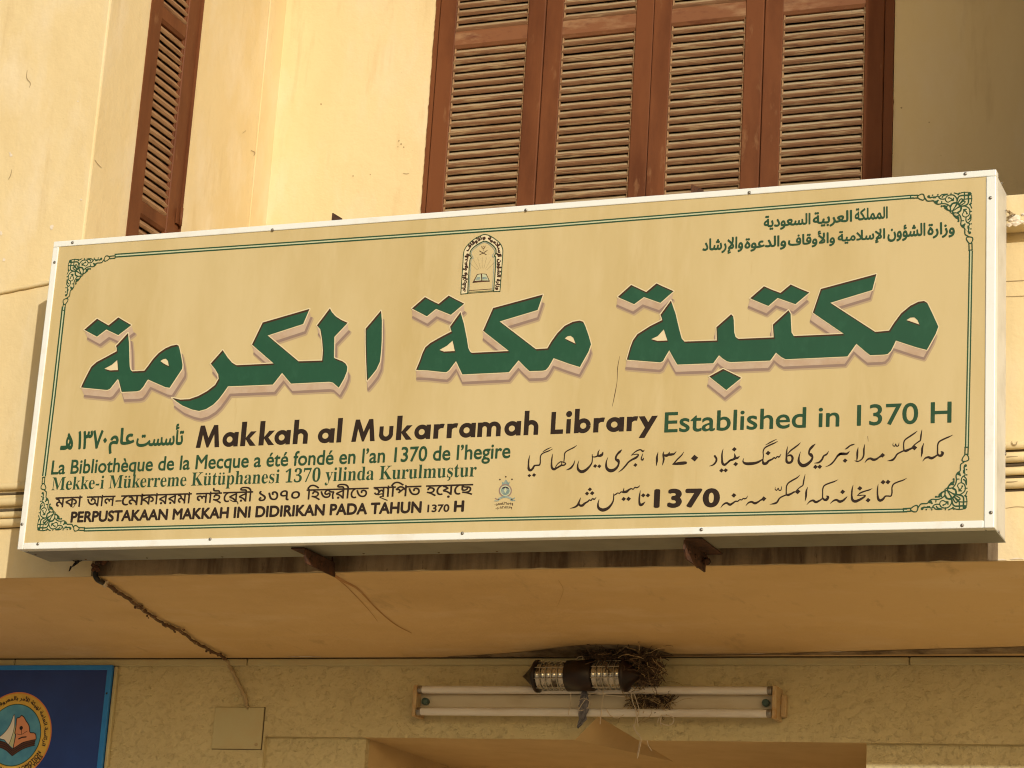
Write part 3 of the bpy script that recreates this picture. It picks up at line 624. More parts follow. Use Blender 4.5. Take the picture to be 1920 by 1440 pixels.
ns(n1, (1170, 800), 9.6, [
 [(-104,820,6),(-34,770,24),(30,700,30),(90,630,30),(160,585,36),(220,555,40),(260,510,24),(240,495,18),(190,500,16),(130,515,10)],
 [(130,515,10),(180,470,18),(240,430,24),(300,415,26),(340,445,30),(365,420,10)], [(340,485,10),(320,540,18),(310,590,22),(340,595,30),(350,565,14)],
 [(615,455,6),(595,540,34),(592,620,36),(580,705,6)], [(715,450,8),(705,500,30),(715,580,34),(705,640,26),(690,695,6)],
 [(715,510,30),(760,520,50),(800,500,40),(820,455,10)], [(800,510,30),(850,500,46),(900,490,30),(940,445,8)],
 [(1075,455,8),(1040,510,22),(960,590,26),(890,670,24)], [(880,675,24),(960,665,50),(1060,655,60),(1110,650,52)],
 [(1535,710,6),(1600,690,26),(1650,640,34),(1665,580,36),(1635,530,40)],
 [(1785,400,8),(1765,490,28),(1765,590,34),(1775,660,44),(1810,685,44),(1850,660,34),(1900,610,26),(1935,590,24)]],
 [(205,690,38),(1270,565,66),(1755,788,42),(1830,785,42)])
ns(n1, (1360, 800), 8.727, [
 [(24,600,30),(80,555,26),(120,540,34),(160,510,44),(150,440,10)], [(150,520,40),(200,510,34),(235,480,8)],
 [(300,520,8),(290,570,22),(330,602,44),(420,605,50),(510,590,40),(580,555,28),(610,530,14)],
 [(610,580,20),(622,480,18),(620,400,20),(650,345,24),(720,305,24),(800,270,22),(855,240,8)], [(660,300,8),(740,255,20),(838,205,8)],
 [(610,540,16),(625,600,44),(670,600,44),(710,560,34),(770,530,28),(800,505,22),(820,520,22),(850,490,22),(880,495,24),(910,450,8)],
 [(1020,325,6),(1005,400,24),(1000,500,30),(1005,570,40),(1040,590,40),(1085,570,38),(1100,510,38),(1075,470,34),(1040,470,28),(1020,480,20)],
 [(1020,450,14),(1060,400,24),(1130,345,26),(1190,300,22),(1230,260,6)],
 [(1230,410,6),(1205,500,26),(1205,580,44),(1260,635,58),(1330,620,52),(1400,560,40),(1425,500,34),(1400,460,56),(1370,440,30),(1380,380,34),(1420,330,40),(1470,285,12)],
 [(1455,597,6),(1530,585,30),(1580,540,32),(1610,480,28),(1660,450,26),(1690,400,8)],
 [(1640,658,6),(1720,620,24),(1780,560,26),(1830,490,28),(1880,450,36),(1930,440,40)]],
 [(148,370,40),(170,612,40),(700,432,42),(1475,658,40),(1545,655,40)])
N4 = [
 [(0,480,30),(47,445,40),(100,445,46),(160,440,34),(200,400,8)], [(125,370,8),(160,350,26),(210,310,22),(250,295,24),(285,285,8)],
 [(340,340,8),(328,420,32),(325,500,28),(318,550,14)], [(450,290,8),(435,370,28),(432,460,28),(410,520,24),(360,560,20),(320,568,22),(285,555,8)],
 [(450,590,6),(490,540,26),(540,520,36),(590,540,44),(640,530,34),(690,495,28),(740,470,50)],
 [(820,560,6),(900,545,34),(940,510,30),(980,450,26),(1040,415,24),(1085,395,24)], [(1085,390,24),(1120,395,42),(1170,375,36),(1230,345,30)],
 [(1230,340,30),(1270,290,20),(1330,245,22),(1360,220,24),(1370,140,26),(1385,50,8)], [(1090,390,24),(1085,320,22),(1090,250,22),(1120,205,24),(1200,150,26),(1260,110,24),(1310,70,6)],
 [(915,265,6),(910,305,14),(940,318,18),(955,280,12),(970,318,18),(1000,310,18),(1010,265,8)], [(1415,270,8),(1390,350,32),(1385,430,32),(1370,500,6)],
 [(1395,565,6),(1440,515,26),(1490,500,38),(1540,515,44),(1590,495,32),(1640,460,24)], [(1640,440,28),(1660,470,36),(1700,470,46),(1725,430,44),(1700,410,20)],
 [(1640,450,28),(1640,360,24),(1645,290,24),(1675,240,26),(1760,195,26),(1830,165,22),(1890,135,6)]]
ns(n1, (1570, 800), 8.727, N4, [(127,555,40),(740,468,42),(1262,345,46)])
n1.build('lettering', MAT['black'], panel, 'dark Urdu line in slanting pen script')
ns(n2, (1060, 880), 8.727, [
 [(75,640,6),(150,620,26),(200,585,34),(230,520,26),(250,465,8)], [(220,560,30),(240,590,36),(280,590,42),(320,555,32),(370,525,26),(395,500,22),(420,510,20),(445,480,22),(475,490,22),(505,455,8)],
 [(553,488,6),(535,560,24),(545,630,44),(610,665,56),(690,640,46),(750,580,32),(785,510,24),(790,440,18),(790,395,8)],
 [(795,425,18),(830,405,22),(860,385,18),(885,395,18),(910,370,20),(945,375,26)], [(945,375,24),(955,330,16),(960,305,8)],
 [(950,370,40),(1000,365,44),(1040,335,30),(1080,315,22),(1110,325,20),(1140,295,20),(1170,300,22),(1200,285,18),(1220,262,6)],
 [(1228,345,6),(1215,430,26),(1210,520,30),(1225,580,42),(1265,570,38),(1305,530,8)]],
 [(402,328,36),(355,395,36),(440,390,38),(955,485,38),(1035,483,40),(1275,425,38),(1352,425,38)])
ns(n2, (1330, 880), 9.6, [
 [(205,690,6),(250,635,26),(310,605,36),(370,635,44),(420,610,34),(470,575,26),(510,575,22),(550,545,22),(580,550,20),(610,525,22),(640,530,24),(670,515,20),(690,475,6)],
 [(655,660,6),(700,605,26),(760,585,36),(820,610,44),(880,585,32),(930,550,28),(980,535,50)],
 [(1090,630,6),(1170,615,32),(1220,590,34),(1260,525,28),(1310,490,26),(1370,465,26)], [(1385,460,26),(1420,460,44),(1470,440,34),(1530,405,30)],
 [(1560,400,30),(1600,350,20),(1650,310,22),(1685,285,24),(1700,200,26),(1725,90,8)], [(1385,450,24),(1385,360,22),(1395,290,24),(1430,240,26),(1510,190,28),(1580,150,24),(1635,100,6)],
 [(1190,320,6),(1185,360,16),(1215,375,20),(1240,335,12),(1255,375,20),(1290,370,20),(1300,310,8)], [(1770,320,8),(1745,400,34),(1740,490,34),(1722,575,6)]],
 [(442,468,46),(980,530,48),(1590,400,52)])
ns(n2, (1510, 880), 9.6, [
 [(25,640,6),(80,580,26),(140,560,38),(190,590,44),(250,565,32),(300,530,24)], [(310,510,28),(340,545,40),(380,545,50),(410,500,44),(385,480,20)],
 [(310,530,26),(312,430,22),(315,350,24),(345,290,26),(430,250,26),(520,220,24),(590,185,6)],
 [(445,620,6),(500,570,26),(560,550,38),(620,580,48),(680,560,38),(725,520,28),(755,490,8)],
 [(860,285,8),(842,370,28),(835,470,32),(850,550,46),(900,575,52),(970,550,44),(1040,510,36),(1080,475,24),(1040,465,16),(985,470,18),(930,475,8)], [(935,475,10),(990,425,26),(1080,390,24),(1150,370,24),(1205,345,6)],
 [(1312,270,8),(1300,350,26),(1300,460,32),(1315,535,46),(1350,560,48),(1400,535,40),(1440,485,28),(1490,480,24),(1540,480,26),(1560,420,26),(1560,330,24),(1590,265,26),(1670,225,26),(1760,195,22),(1825,158,6)]],
 [(672,405,46),(982,342,46),(1130,555,46),(1400,230,46),(1488,228,46)])
fit_line(n2, glyphs('1370', .045, 1.12), (1228.2, 950.3), (1346.7, 949), 31, .68)
n2.build('lettering', MAT['black'], panel, 'dark Persian line with bold figures')

# ---- border and corner ornaments
bd = Print()
def pl(a, b, wd, lay, mi): bd.add(ribbon([(*a, wd), (*b, wd)], False, caps=False), lay=lay, mi=mi)
for a, b in (((215, 479.5), (1000, 425.5)), ((1000, 425.5), (1713, 368.5)), ((157, 993), (900, 974)), ((900, 974), (1701, 957)), ((119.5, 575), (101, 740)), ((101, 740), (82.5, 893)), ((1820.5, 470), (1817, 655)), ((1817, 655), (1813, 839))):
    pl(a, b, 7.6, 1, 0); pl(a, b, 2.4, 2, 1)
OX, OY = 1813.3, 955
def O(pts, s=9): return [((1700+x/s), (820+y/s)) for x, y in pts]
half = []
def ost(pts, ww): half.append(ribbon([(x, y, ww/9*1.6) for x, y in O(pts)], True, 4))
for pts, ww in (([(990,165),(984,290)],13), ([(1042,165),(1036,290)],13), ([(985,168),(1043,168)],12), ([(985,288),(1038,288)],12),
 ([(988,292),(952,340),(937,390),(976,408),(1042,385),(1046,335),(1020,292)],12), ([(985,405),(950,430),(915,458),(908,510),(905,565),(860,600),(836,650),(842,715),(828,785),(785,845),(730,862),(668,862)],13),
 ([(842,708),(885,705)],12), ([(992,472),(972,505),(976,555),(962,600)],16), ([(975,590),(987,640),(950,662),(925,705),(930,765),(970,790),(992,850),(978,910),(930,952),(880,968),(800,955),(745,930),(700,905),(640,905),(600,935),(575,985),(530,998)],13),
 ([(930,765),(885,778),(860,815),(875,850),(895,885)],11), ([(975,668),(1006,700),(1012,760),(1008,803)],13), ([(960,712),(990,735),(1005,790)],15), ([(940,828),(918,870),(880,882)],12), ([(880,905),(930,905)],12),
 ([(1022,860),(985,860)],12), ([(1022,915),(998,980),(1012,1030),(1020,1090)],12), ([(985,985),(1010,1000)],18), ([(780,862),(825,890),(836,950),(815,990),(790,1010)],20), ([(712,850),(715,810),(750,780),(795,772),(800,735),(795,708)],12), ([(745,778),(790,800)],18),
 ([(760,940),(830,985),(890,1020),(905,1045)],13), ([(860,968),(930,985),(962,1030),(958,1150)],17), ([(1020,1088),(930,1092),(870,1080),(830,1040),(800,1000)],13), ([(850,1085),(900,1050)],12), ([(1018,1100),(1015,1150)],10)): ost(pts, ww)
for x, y, r in ((880,612,24),(905,640,13),(1013,545,11),(1015,635,11),(995,478,20),(795,708,15),(895,890,17),(940,826,13),(985,1175,26),(970,570,17),(765,778,22)): half.append([circ(*O([(x, y)])[0], r/9*1.25, 10)])
u0 = P2((OX, OY)); LEN = {'tl': (P2((129.5, 487)), 1, -1), 'tr': (P2((1822.5, 359.5)), -1, -1), 'bl': (P2((69.5, 995.5)), 1, 1), 'br': (u0, -1, 1)}
allp = [q for hq in half for q in hq]; V, F = fill(allp)
pu = [(u0[0]-P2(v)[0], P2(v)[1]-u0[1]) for v in V]
tint = O([(1022,470),(960,500),(905,565),(838,655),(832,780),(715,850),(672,862),(672,905),(600,935),(530,1000),(440,1050),(380,1120),(300,1150),(300,1212),(1020,1212)])
tV, tF = fill([tint]); tu = [(u0[0]-P2(v)[0], P2(v)[1]-u0[1]) for v in tV]
for key, (c, sx, sz) in LEN.items():
    bd.tri(([(c[0]+sx*a, c[1]+sz*b) for a, b in tu], tF), 1.5, 2, lambda x, z, l: Vector((x, YPANEL-.0004*l, z)))
    for flip in (False, True):
        pts = [((b, a) if flip else (a, b)) for a, b in pu]
        bd.tri(([(c[0]+sx*a*(1.0 if not flip else 1.0), c[1]+sz*b) for a, b in pts], F), 2.6+(.7 if flip else 0), 0, lambda x, z, l: Vector((x, YPANEL-.0004*l, z)))
bd.build('border_ornament', [MAT['greentext'], MAT['pale'], MAT['tint']], panel, 'thin green double border with scrollwork corners')

# ---- arch emblem
em = Print(); E = lambda *p: [(850+x/11.075, 430+y/11.075) for x, y in p]
def es(pts, ww, mi=0, lay=3, smooth=True): em.add(ribbon([(x, y, ww/11.075) for x, y in E(*pts)], smooth, 5), lay=lay, mi=mi)
outer = [(155,1345),(180,1000),(200,700),(215,490),(250,390),(330,290),(440,200),(560,135),(650,105),(750,130),(860,195),(950,270),(1005,350),(1028,440),(1020,620),(1000,900),(968,1290)]
inner = [(298,1330),(320,950),(345,640),(375,590),(345,520),(370,430),(450,350),(560,280),(650,245),(740,275),(830,340),(885,420),(880,500),(850,555),(880,590),(868,900),(838,1290)]
band = E(*outer)+E(*inner[::-1])
em.add([band], lay=1, mi=2); es(outer, 17); es(inner, 20); es([(155,1345),(298,1330)], 15); es([(838,1290),(968,1288)], 15)
inn2 = [(325,1290),(350,900),(372,640),(412,600),(400,560),(372,510),(395,440),(480,365),(570,300),(650,272),(730,300),(810,370),(858,440),(850,490),(815,530),(820,575),(850,600),(835,900),(812,1265)]
es(inn2, 13, 3, 2.5); es([(312,1305),(835,1272)], 9); es([(305,1328),(838,1290)], 10); es([(330,1270),(800,1235)], 9, 4)
em.add([E((395,1112),(490,935),(580,915),(690,925),(760,1082),(590,1092))], lay=2, mi=4); em.add([E((440,1070),(505,945),(570,930),(580,1060))], lay=3, mi=1); em.add([E((600,1060),(598,925),(680,940),(735,1062))], lay=3, mi=1)
em.add([E((455,1050),(490,995),(555,990),(560,1040))], lay=4, mi=3); em.add([E((605,1040),(605,990),(680,985),(710,1035))], lay=4, mi=3)
es([(545,445),(620,490),(685,522)], 11, 4); es([(705,435),(620,490),(550,522)], 11, 4); es([(622,440),(622,395)], 7, 4); es([(590,345),(600,380),(630,395),(655,375),(662,340)], 9, 4); es([(610,350),(635,345),(645,380)], 6, 4)
for a in (-52, -34, -17, 0, 16, 33, 50):
    s, c = math.sin(math.radians(a)), math.cos(math.radians(a)); es([(600+s*120, 900-c*90), (600+s*330, 900-c*330)], 2.2, 5)
def on_path(pr, VF, path, height, lay, mi, conv, t0=0., t1=1., base=.0, capn=1.0):
    V, F = VF; a, b, c, d = extent(V); L = [0]
    for p, q in zip(path[:-1], path[1:]): L.append(L[-1]+math.hypot(q[0]-p[0], q[1]-p[1]))
    out = []
    for x, y in V:
        s = L[-1]*(t0+(t1-t0)*(x-a)/(b-a)); i = 0
        while i < len(L)-2 and L[i+1] < s: i += 1
        t = (s-L[i])/max(L[i+1]-L[i], 1e-9); p, q = path[i], path[i+1]; dx, dy = q[0]-p[0], q[1]-p[1]; l = math.hypot(dx, dy)
        h = base+(y-c)/(d-c)*height
        out.append((p[0]+dx*t-dy/l*h, p[1]+dy*t+dx/l*h))
    k_ = abs(height)/(d-c); pr.tri((out, F), lay, mi, conv, (BOLD*k_, BOLD*k_))
mid = spline([(o[0]*.22+i[0]*.78, o[1]*.22+i[1]*.78) for o, i in zip(E(*outer), E(*inner))], 4)
on_path(em, glyphs(arabic('وزارة الشؤون الإسلامية والأوقاف والدعوة والإرشاد'), .075), mid, -10.6, 2.05, 5, None, .015, .985, .7)
em.build('emblem', [MAT['greentext'], MAT['pale'], MAT['rim'], MAT['steelblue'], MAT['rust'], MAT['brown']], panel, 'arch shaped emblem with open book and crossed swords')
# ---- small crowned badge with two phone numbers
cb = Print(); Q = lambda *p: [(910+x/16, 880+y/16) for x, y in p]
def cs(pts, ww, mi=0, lay=2): cb.add(ribbon([(x, y, ww/16) for x, y in Q(*pts)], True, 5), lay=lay, mi=mi)
cb.add([Q((500,480),(495,370),(545,400),(615,300),(690,400),(735,360),(710,480))], lay=1, mi=0)
cb.add([circ(*Q((600,640))[0], 12.4, 24)], lay=1.5, mi=2); cb.add([circ(*Q((600,640))[0], 9.8, 24)], lay=2, mi=1); cb.add([circ(*Q((600,640))[0], 8.2, 24)], lay=2.6, mi=0)
cb.add([Q((500,590),(520,540),(600,520),(680,540),(710,590),(600,560))], lay=3.2, mi=3); cb.add([Q((600,540),(640,640),(600,720),(560,640))], lay=3.4, mi=1)
cs([(410,890),(500,840),(600,825),(700,840),(790,890)], 60, 0); cs([(400,900),(350,895),(300,870)], 30, 2); cs([(400,930),(340,945),(280,945)], 30, 0); cs([(780,900),(830,890),(880,855)], 30, 0); cs([(760,925),(820,935),(885,935)], 30, 0)
for x, y in ((437,305),(615,222),(800,298)): cb.add([circ(*Q((x, y))[0], 1.5, 10)], lay=2, mi=4)
on_path(cb, glyphs('٠٥٥٥٤٢١٥٩٩', .03), [*Q((290,1095),(430,1065),(570,1052),(700,1060),(825,1090))], -4.4, 1, 4, None, 0, 1, 0)
on_path(cb, glyphs('٠٥٠٨٢٨١١٢٩', .03), [*Q((315,1205),(450,1180),(570,1168),(690,1175),(795,1200))], -4.2, 1, 4, None, 0, 1, 0)
cb.build('emblem', [MAT['steelblue'], MAT['pale'], MAT['shad1'], MAT['boarddark'], MAT['brown']], panel, 'tiny crowned grey badge above two printed numbers')
# ---- scratch in the vinyl
sk = Print(); sk.add(ribbon([(1162, 668, .5), (1158, 690, 1.1), (1157, 715, .7), (1153, 738, 1.3), (1148, 762, .5)]), lay=1)
sk.build('scratch', MAT['brown'], panel); sk = Print(); sk.add(ribbon([(1627, 818, .8), (1627.5, 823, .8), (1628, 828, .4)]), lay=1)
sk.build('scratch', MAT['brown'], panel)
# ---------------------------------------------------------------- brackets that carry the sign
GB = 'rusty angle irons carrying the sign'
def iron(x, y0, y1, z, label, wv=.043, wh=.045, cut=.018, flip=1):
    m = MB(); t = .005
    m.prism([(y0+.004, z), (y1, z), (y1, z-wv), (y0+cut, z-wv), (y0, z-wv*.55)], x, x+t)             # upright flange
    m.prism([(y0, z), (y1, z), (y1, z+.004), (y0, z+.004)], x-wh if flip > 0 else x+t, x if flip > 0 else x+t+wh)
    for yy in (y0+.04, (y0+y1)/2): m.lathe([(0, .006), (.004, .006), (.006, .002)], (x+t, yy, z-wv*.5), (1, 0, 0), 8)
    o = m.build('angle_bracket', MAT['rust']); recentre(o); return tag(o, label, 'bracket', GB)
p = at(561, 1022, 2, -.001); iron(p.x, -.135, G+.004, -.0045, 'rusty angle bracket under the sign, the one dripping a rust streak down the slab')
p = at(1268, 1005, 2, -.001); iron(p.x+.012, -.15, G-.02, -.0045, 'rusty angle bracket under the sign with a wad of mortar at its wall end', .052, .05, .03, -1)
pb = at(1322, 1040, 1, G-.03); m = MB(); r = random.Random(11)
for i in range(9): 
    q = pb+Vector((r.uniform(-.022, .018), r.uniform(-.02, .02), r.uniform(-.035, .012))); a = r.uniform(.007, .014); m.lathe([(-a, .001), (-a*.6, a*.8), (0, a), (a*.6, a*.7), (a, .001)], q, (r.uniform(-1, 1), r.uniform(-1, 1), r.uniform(-1, 1)), 7, False)
o = m.build('mortar_wad', MAT['rust']); recentre(o); tag(o, 'crumbly wad of mortar stuck on the wall end of the right rusty bracket', 'mortar')
for px, lab, sx in (((628, 411), 'small rusty bracket tip above the sign beside the lit wall', .024), ((1303, 358), 'small rusty bracket tip above the sign in front of the shutters', .026)):
    p = at(*px, 1, -.05); m = MB(); m.prism([(p.x-sx*.5, p.z-.03), (p.x+sx, p.z-.03), (p.x+sx, p.z+.002), (p.x-sx*.5+.004, p.z+.022), (p.x-sx*.5, p.z+.022)], p.y, p.y+.005, 1); m.box(p.x-sx*.5, p.x-sx*.5+.004, p.y+.005, G, p.z-.03, p.z+.01)
    o = m.build('angle_bracket', MAT['rust']); recentre(o); tag(o, lab, 'bracket', GB)
# rust streaks on slab edge and soffit belong to the building
def decal(name, mat, pts, conv, parent):
    mb = MB(); polys = ribbon(pts, True, 4); V, F = fill(polys); vs = [mb.bm.verts.new(conv(v[0], v[1])) for v in V]
    for f in F: mb.bm.faces.new([vs[i] for i in f])
    for v in vs:
        if not v.link_faces: mb.bm.verts.remove(v)
    return mb.build(name, mat, parent, fix=False)
decal('rust_stain', MAT['rust'], [(623, 1045, 2.5), (623.5, 1060, 4), (622, 1074, 3)], lambda x, y: at(x, y, 1, G-.0055), B)
decal('rust_stain', MAT['ruststain'], [(623, 1077, 6), (645, 1090, 4.5), (672, 1105, 4), (700, 1135, 2.6), (727, 1160, 2.2), (748, 1175, 1.6), (772, 1187, .8)], lambda x, y: at_soffit(x, y, .0015), B)
decal('rust_stain', MAT['ruststain'], [(628, 1082, 1.5), (650, 1100, 1.5), (690, 1142, 1), (708, 1165, .6)], lambda x, y: at_soffit(x, y, .0016), B)
decal('rust_stain', MAT['soffitline'], [(1047, 1088, .8), (1056, 1105, 1.2), (1050, 1125, 1), (1044, 1138, .6)], lambda x, y: at_soffit(x, y, .0016), B)

# ---------------------------------------------------------------- cables
r = random.Random(21)
pts = [at(182, 1062, 1, G-.012), at(179, 1072, 1, G-.016), at(179, 1080, 1, G-.016), at(183, 1087, 1, G-.014)]
q = [at_soffit(x, y, .011) for x, y in ((190, 1091), (197, 1094), (212, 1104), (224, 1112), (245, 1125), (262, 1140), (280, 1152), (300, 1166), (318, 1175), (340, 1184), (358, 1199), (378, 1211), (395, 1220), (412, 1229), (424, 1236))]
cab = thing('electric_cable', (q[7].x, q[7].y, q[7].z), 'dirt crusted cable running from the sign across the soffit to the painted box', 'cable')
P = spline([tuple(v) for v in q], 5); m = MB()
m.tube([Vector(v)+Vector((r.gauss(0, .0015), r.gauss(0, .0015), r.gauss(0, .001))) for v in P], [.0042+abs(r.gauss(0, .0016)) for v in P], 8)
for k in (12, 24, 31, 38, 44, 60, 64):
    for j in range(4):
        c = Vector(P[min(k, len(P)-1)])+Vector((r.uniform(-.018, .018), r.uniform(-.012, .012), r.uniform(-.008, .004))); a = r.uniform(.003, .0062); m.lathe([(-a, .001), (-a*.5, a*.8), (a*.4, a*.8), (a, .001)], c, (r.uniform(-1, 1), 1, r.uniform(-1, 1)), 6, False)
m.build('cable_run', MAT['cable'], cab)
m = MB(); m.tube(spline([tuple(v) for v in pts+q[:2]], 4), .0088, 10); m.build('sleeve', MAT['blackpvc'], cab)
m = MB(); m.tube([q[1]-Vector((.002, 0, 0)), q[1]+Vector((.006, .002, -.002))], .0125, 10); m.build('clip', MAT['string'], cab)
wz = [at(x, y, 1, YW-.008) for x, y in ((424, 1238), (430, 1243), (431, 1250), (436, 1259), (444, 1275), (452, 1292), (459, 1306), (463, 1322), (465, 1328))]
m = MB(); P = spline([tuple(v) for v in wz], 5); m.tube([Vector(v)+Vector((r.gauss(0, .001), 0, r.gauss(0, .001))) for v in P], [.0062+abs(r.gauss(0, .0012)) for v in P], 8)
m.lathe([(-.008, .002), (-.003, .011), (.004, .01), (.008, .002)], wz[3], (1, 0, .5), 8, False); m.build('cable_drop', MAT['cablepaint'], cab)
a, b = at(0, 549, 1, G), at(100, 528.5, 1, G); d = (b-a)/10; m = MB()
m.tube([a+d*(i-24)+Vector((0, -.004, r.gauss(0, .0008))) for i in range(40)], .0078, 10); o = m.build('wall_cable', MAT['wall']); recentre(o); tag(o, 'thin painted-over cable slanting across the left wall behind the sign', 'cable')
# torn rubbish caught under the sign's left end
m = MB(); 
for P_ in ([(137, 1051.5, 2), (146, 1052, 4), (153, 1051, 2)], [(146, 1053, 6), (140, 1058, 5), (136, 1062, 2.4)], [(133, 1063, 4), (131, 1068, 3), (129, 1071, 1)]):
    V, F = fill(ribbon(P_)); vs = [m.bm.verts.new(at(v[0], v[1], 1, -.012-.004*math.sin(v[0]*.7))) for v in V]
    for f in F: m.bm.faces.new([vs[i] for i in f])
    for v in vs:
        if not v.link_faces: m.bm.verts.remove(v)
e = bmesh.ops.solidify(m.bm, geom=m.bm.faces[:], thickness=.002)
o = m.build('torn_tape', MAT['blackpvc']); recentre(o); tag(o, 'torn scrap of black tape dangling under the left end of the sign', 'tape')
m = MB(); c = at(184, 1061, 1, G-.03)
for i in range(12):
    q_ = c+Vector((r.uniform(-.025, .03), r.uniform(-.03, .02), r.uniform(-.018, .028))); a_ = r.uniform(.006, .013); m.lathe([(-a_, .001), (-a_*.5, a_*.8), (a_*.4, a_*.9), (a_, .001)], q_, (r.uniform(-1, 1), r.uniform(-1, 1), r.uniform(-1, 1)), 7, False)
o = m.build('mortar_wad', MAT['rust']); recentre(o); tag(o, 'dark crumbly lump where the cable leaves the sign', 'mortar')
# broken plaster on the coping at the right end
m = MB(); r2 = random.Random(4)
for px in ((1896, 413), (1902, 407), (1908, 411), (1914, 416), (1899, 419), (1906, 419), (1893, 421), (1918, 402)):
    c = at(*px, 1, G-.072); w_ = r2.uniform(.008, .017); n = 7; ring_ = [(c.x+w_*math.cos(6.283*i/n)*r2.uniform(.6, 1.2), c.y, c.z+w_*.6*math.sin(6.283*i/n)*r2.uniform(.6, 1.2)) for i in range(n)]
    top_ = (c.x, c.y-.004, c.z); 
    for i in range(n): m.face([ring_[i], ring_[(i+1) % n], top_])
m.build('chipped_plaster', MAT['peel'], B)
m = MB()
for a_, b_ in (((1886, 394), (1896, 405)), ((1888, 398), (1899, 401)), ((1890, 408), (1903, 402))): 
    P0, P1 = at(*a_, 1, G-.1), at(*b_, 1, G-.076); m.tube([P0, (P0+P1)/2+Vector((0, -.01, .003)), P1], .0022, 6)
o = m.build('straw_tuft', MAT['straw']); recentre(o); tag(o, 'tuft of straw poking out behind the right end of the sign', 'straw')

# ---------------------------------------------------------------- junction box
c0 = at(446, 1364, 1, YW)
jb = thing('junction_box', (c0.x, YW+.02, c0.z-.075), 'square painted junction box on the plaster wall under the cable', 'junction box')
x0, z1 = at(404, 1325, 1, YW-.004).x, at(404, 1326, 1, YW-.004).z; x1, z0 = at(489, 1404, 1, YW-.004).x, at(489, 1405, 1, YW-.004).z
m = MB(); m.box(x0+.006, x1-.005, YW-.001, YP+.02, z0+.006, z1-.006); m.build('back_box', MAT['boxlid'], jb)
m = MB(); m.box(x0-.0008, x1+.003, YW-.0011, YW+.002, z0-.0022, z1+.0018); m.build('lid_shade_outline', MAT['shade_line'], jb)  # dark plate behind the lid; its rim paints the shade along the edges
m = MB(); m.box(x0, x1, YW-.0075, YW-.0012, z0, z1, .0028, 2); m.build('lid', MAT['boxlid'], jb)
q = at(480, 1396, 1, YW-.008); m = MB(); m.lathe([(0, .0065), (.0015, .006), (.002, .002)], (q.x, YW-.0075, q.z), (0, -1, 0), 12); m.build('screw', MAT['cablepaint'], jb)
q = at(443, 1311, 1, YW); m = MB(); m.lathe([(0, .010), (.004, .008), (.006, .003)], (q.x, YW, q.z), (0, -1, 0), 10, False); m.build('plaster_blob', MAT['boxlid'], B)

# ---------------------------------------------------------------- twin tube light
ft = thing('fluorescent_light', (1.52, YW, -.33), 'twin tube fluorescent batten with dusty white tubes under the brown lamp', 'light fitting')
xa, xb = at(790, 1300, 1, YW-.05).x, at(1452, 1300, 1, YW-.05).x
zt, zb = at(1120, 1294, 1, YW-.075).z, at(1120, 1336, 1, YW-.075).z; zm = (at(1120, 1303, 1, YW-.045).z, at(1120, 1327, 1, YW-.045).z)
m = MB(); m.prism([(YW+.001, zm[1]-.016), (YW+.001, zm[0]+.012), (YW-.030, zm[0]+.004), (YW-.045, zm[0]), (YW-.045, zm[1]), (YW-.030, zm[1]-.006)], xa-.004, xb+.01); m.build('batten', MAT['batten'], ft)
for z in (zt, zb):
    m = MB(); m.lathe([(0, .0125), (.008, .013), (.03, .0131), (.032, .0134), (xb-xa-.032, .0134), (xb-xa-.03, .0131), (xb-xa-.008, .013), (xb-xa, .0125)], (xa, YW-.075, z), (1, 0, 0), 20); tb = m.build('tube', MAT['tube'], ft)
    for s in (xa, xb-.016):
        m = MB(); m.lathe([(0, .0130), (.002, .0142), (.015, .0142), (.016, .0135)], (s, YW-.075, z), (1, 0, 0), 18); m.build('tube_cap', MAT['screw'], tb)
for s, d_ in ((xa-.016, 1), (xb+.002, -1)):
    m = MB(); m.box(s, s+.014, YW-.088, YW-.002, zb-.018, zt+.016, .003); m.build('lampholder', MAT['holder'], ft)
m = MB(); m.box(xb+.0165, xb+.034, YW-.03, YW-.001, zb-.004, zt-.006, .003); m.build('end_cover', MAT['holder'], ft)
for s in (xa+.014, xb-.032):
    m = MB(); m.lathe([(0, .0125), (.018, .0125), (.020, .009), (.022, .003)], (s+.006, YW-.045, (zt+zb)/2), (0, -1, 0), 14); m.build('starter', MAT['starter'], ft)

# ---------------------------------------------------------------- brown lamp lying under the soffit
YL = YW-.125
def lx(x): return at(x, 1267, 1, YL).x
cl = at(1090, 1267, 1, YL); ax = Vector((1, -.05, .004)).normalized(); cx = cl.x
wl_ = thing('wall_lamp', (cx, YL, cl.z), 'dark brown double ended lamp with two clear caged glasses tucked under the soffit', 'lamp')
def T_(x): return lx(x)-cx
Rb = .0525; c = Vector((cx, YL, cl.z))
m = MB(); m.lathe([(T_(1064), Rb-.006), (T_(1064)+.003, Rb), (T_(1116)-.003, Rb), (T_(1116), Rb-.006)], c, ax, 36); m.build('body', MAT['lampbrown'], wl_)
m = MB(); m.box(cx-.03, cx+.03, YL+.02, YW+.001, cl.z-.028, cl.z+.03, .006); m.build('wall_mount', MAT['lampbrown'], wl_)
m = MB(); m.lathe([(T_(978), .002), (T_(984), .010), (T_(1003), .046), (T_(1005), Rb+.003), (T_(1009), Rb+.003), (T_(1010), .03)], c, ax, 36); m.build('cone_cap', MAT['lampbrown'], wl_)
m = MB(); m.lathe([(T_(1171), .03), (T_(1172), Rb+.003), (T_(1177), Rb+.003), (T_(1179), .046), (T_(1198), .012), (T_(1203), .002)], c, ax, 36); m.build('cone_cap', MAT['lampbrown'], wl_)
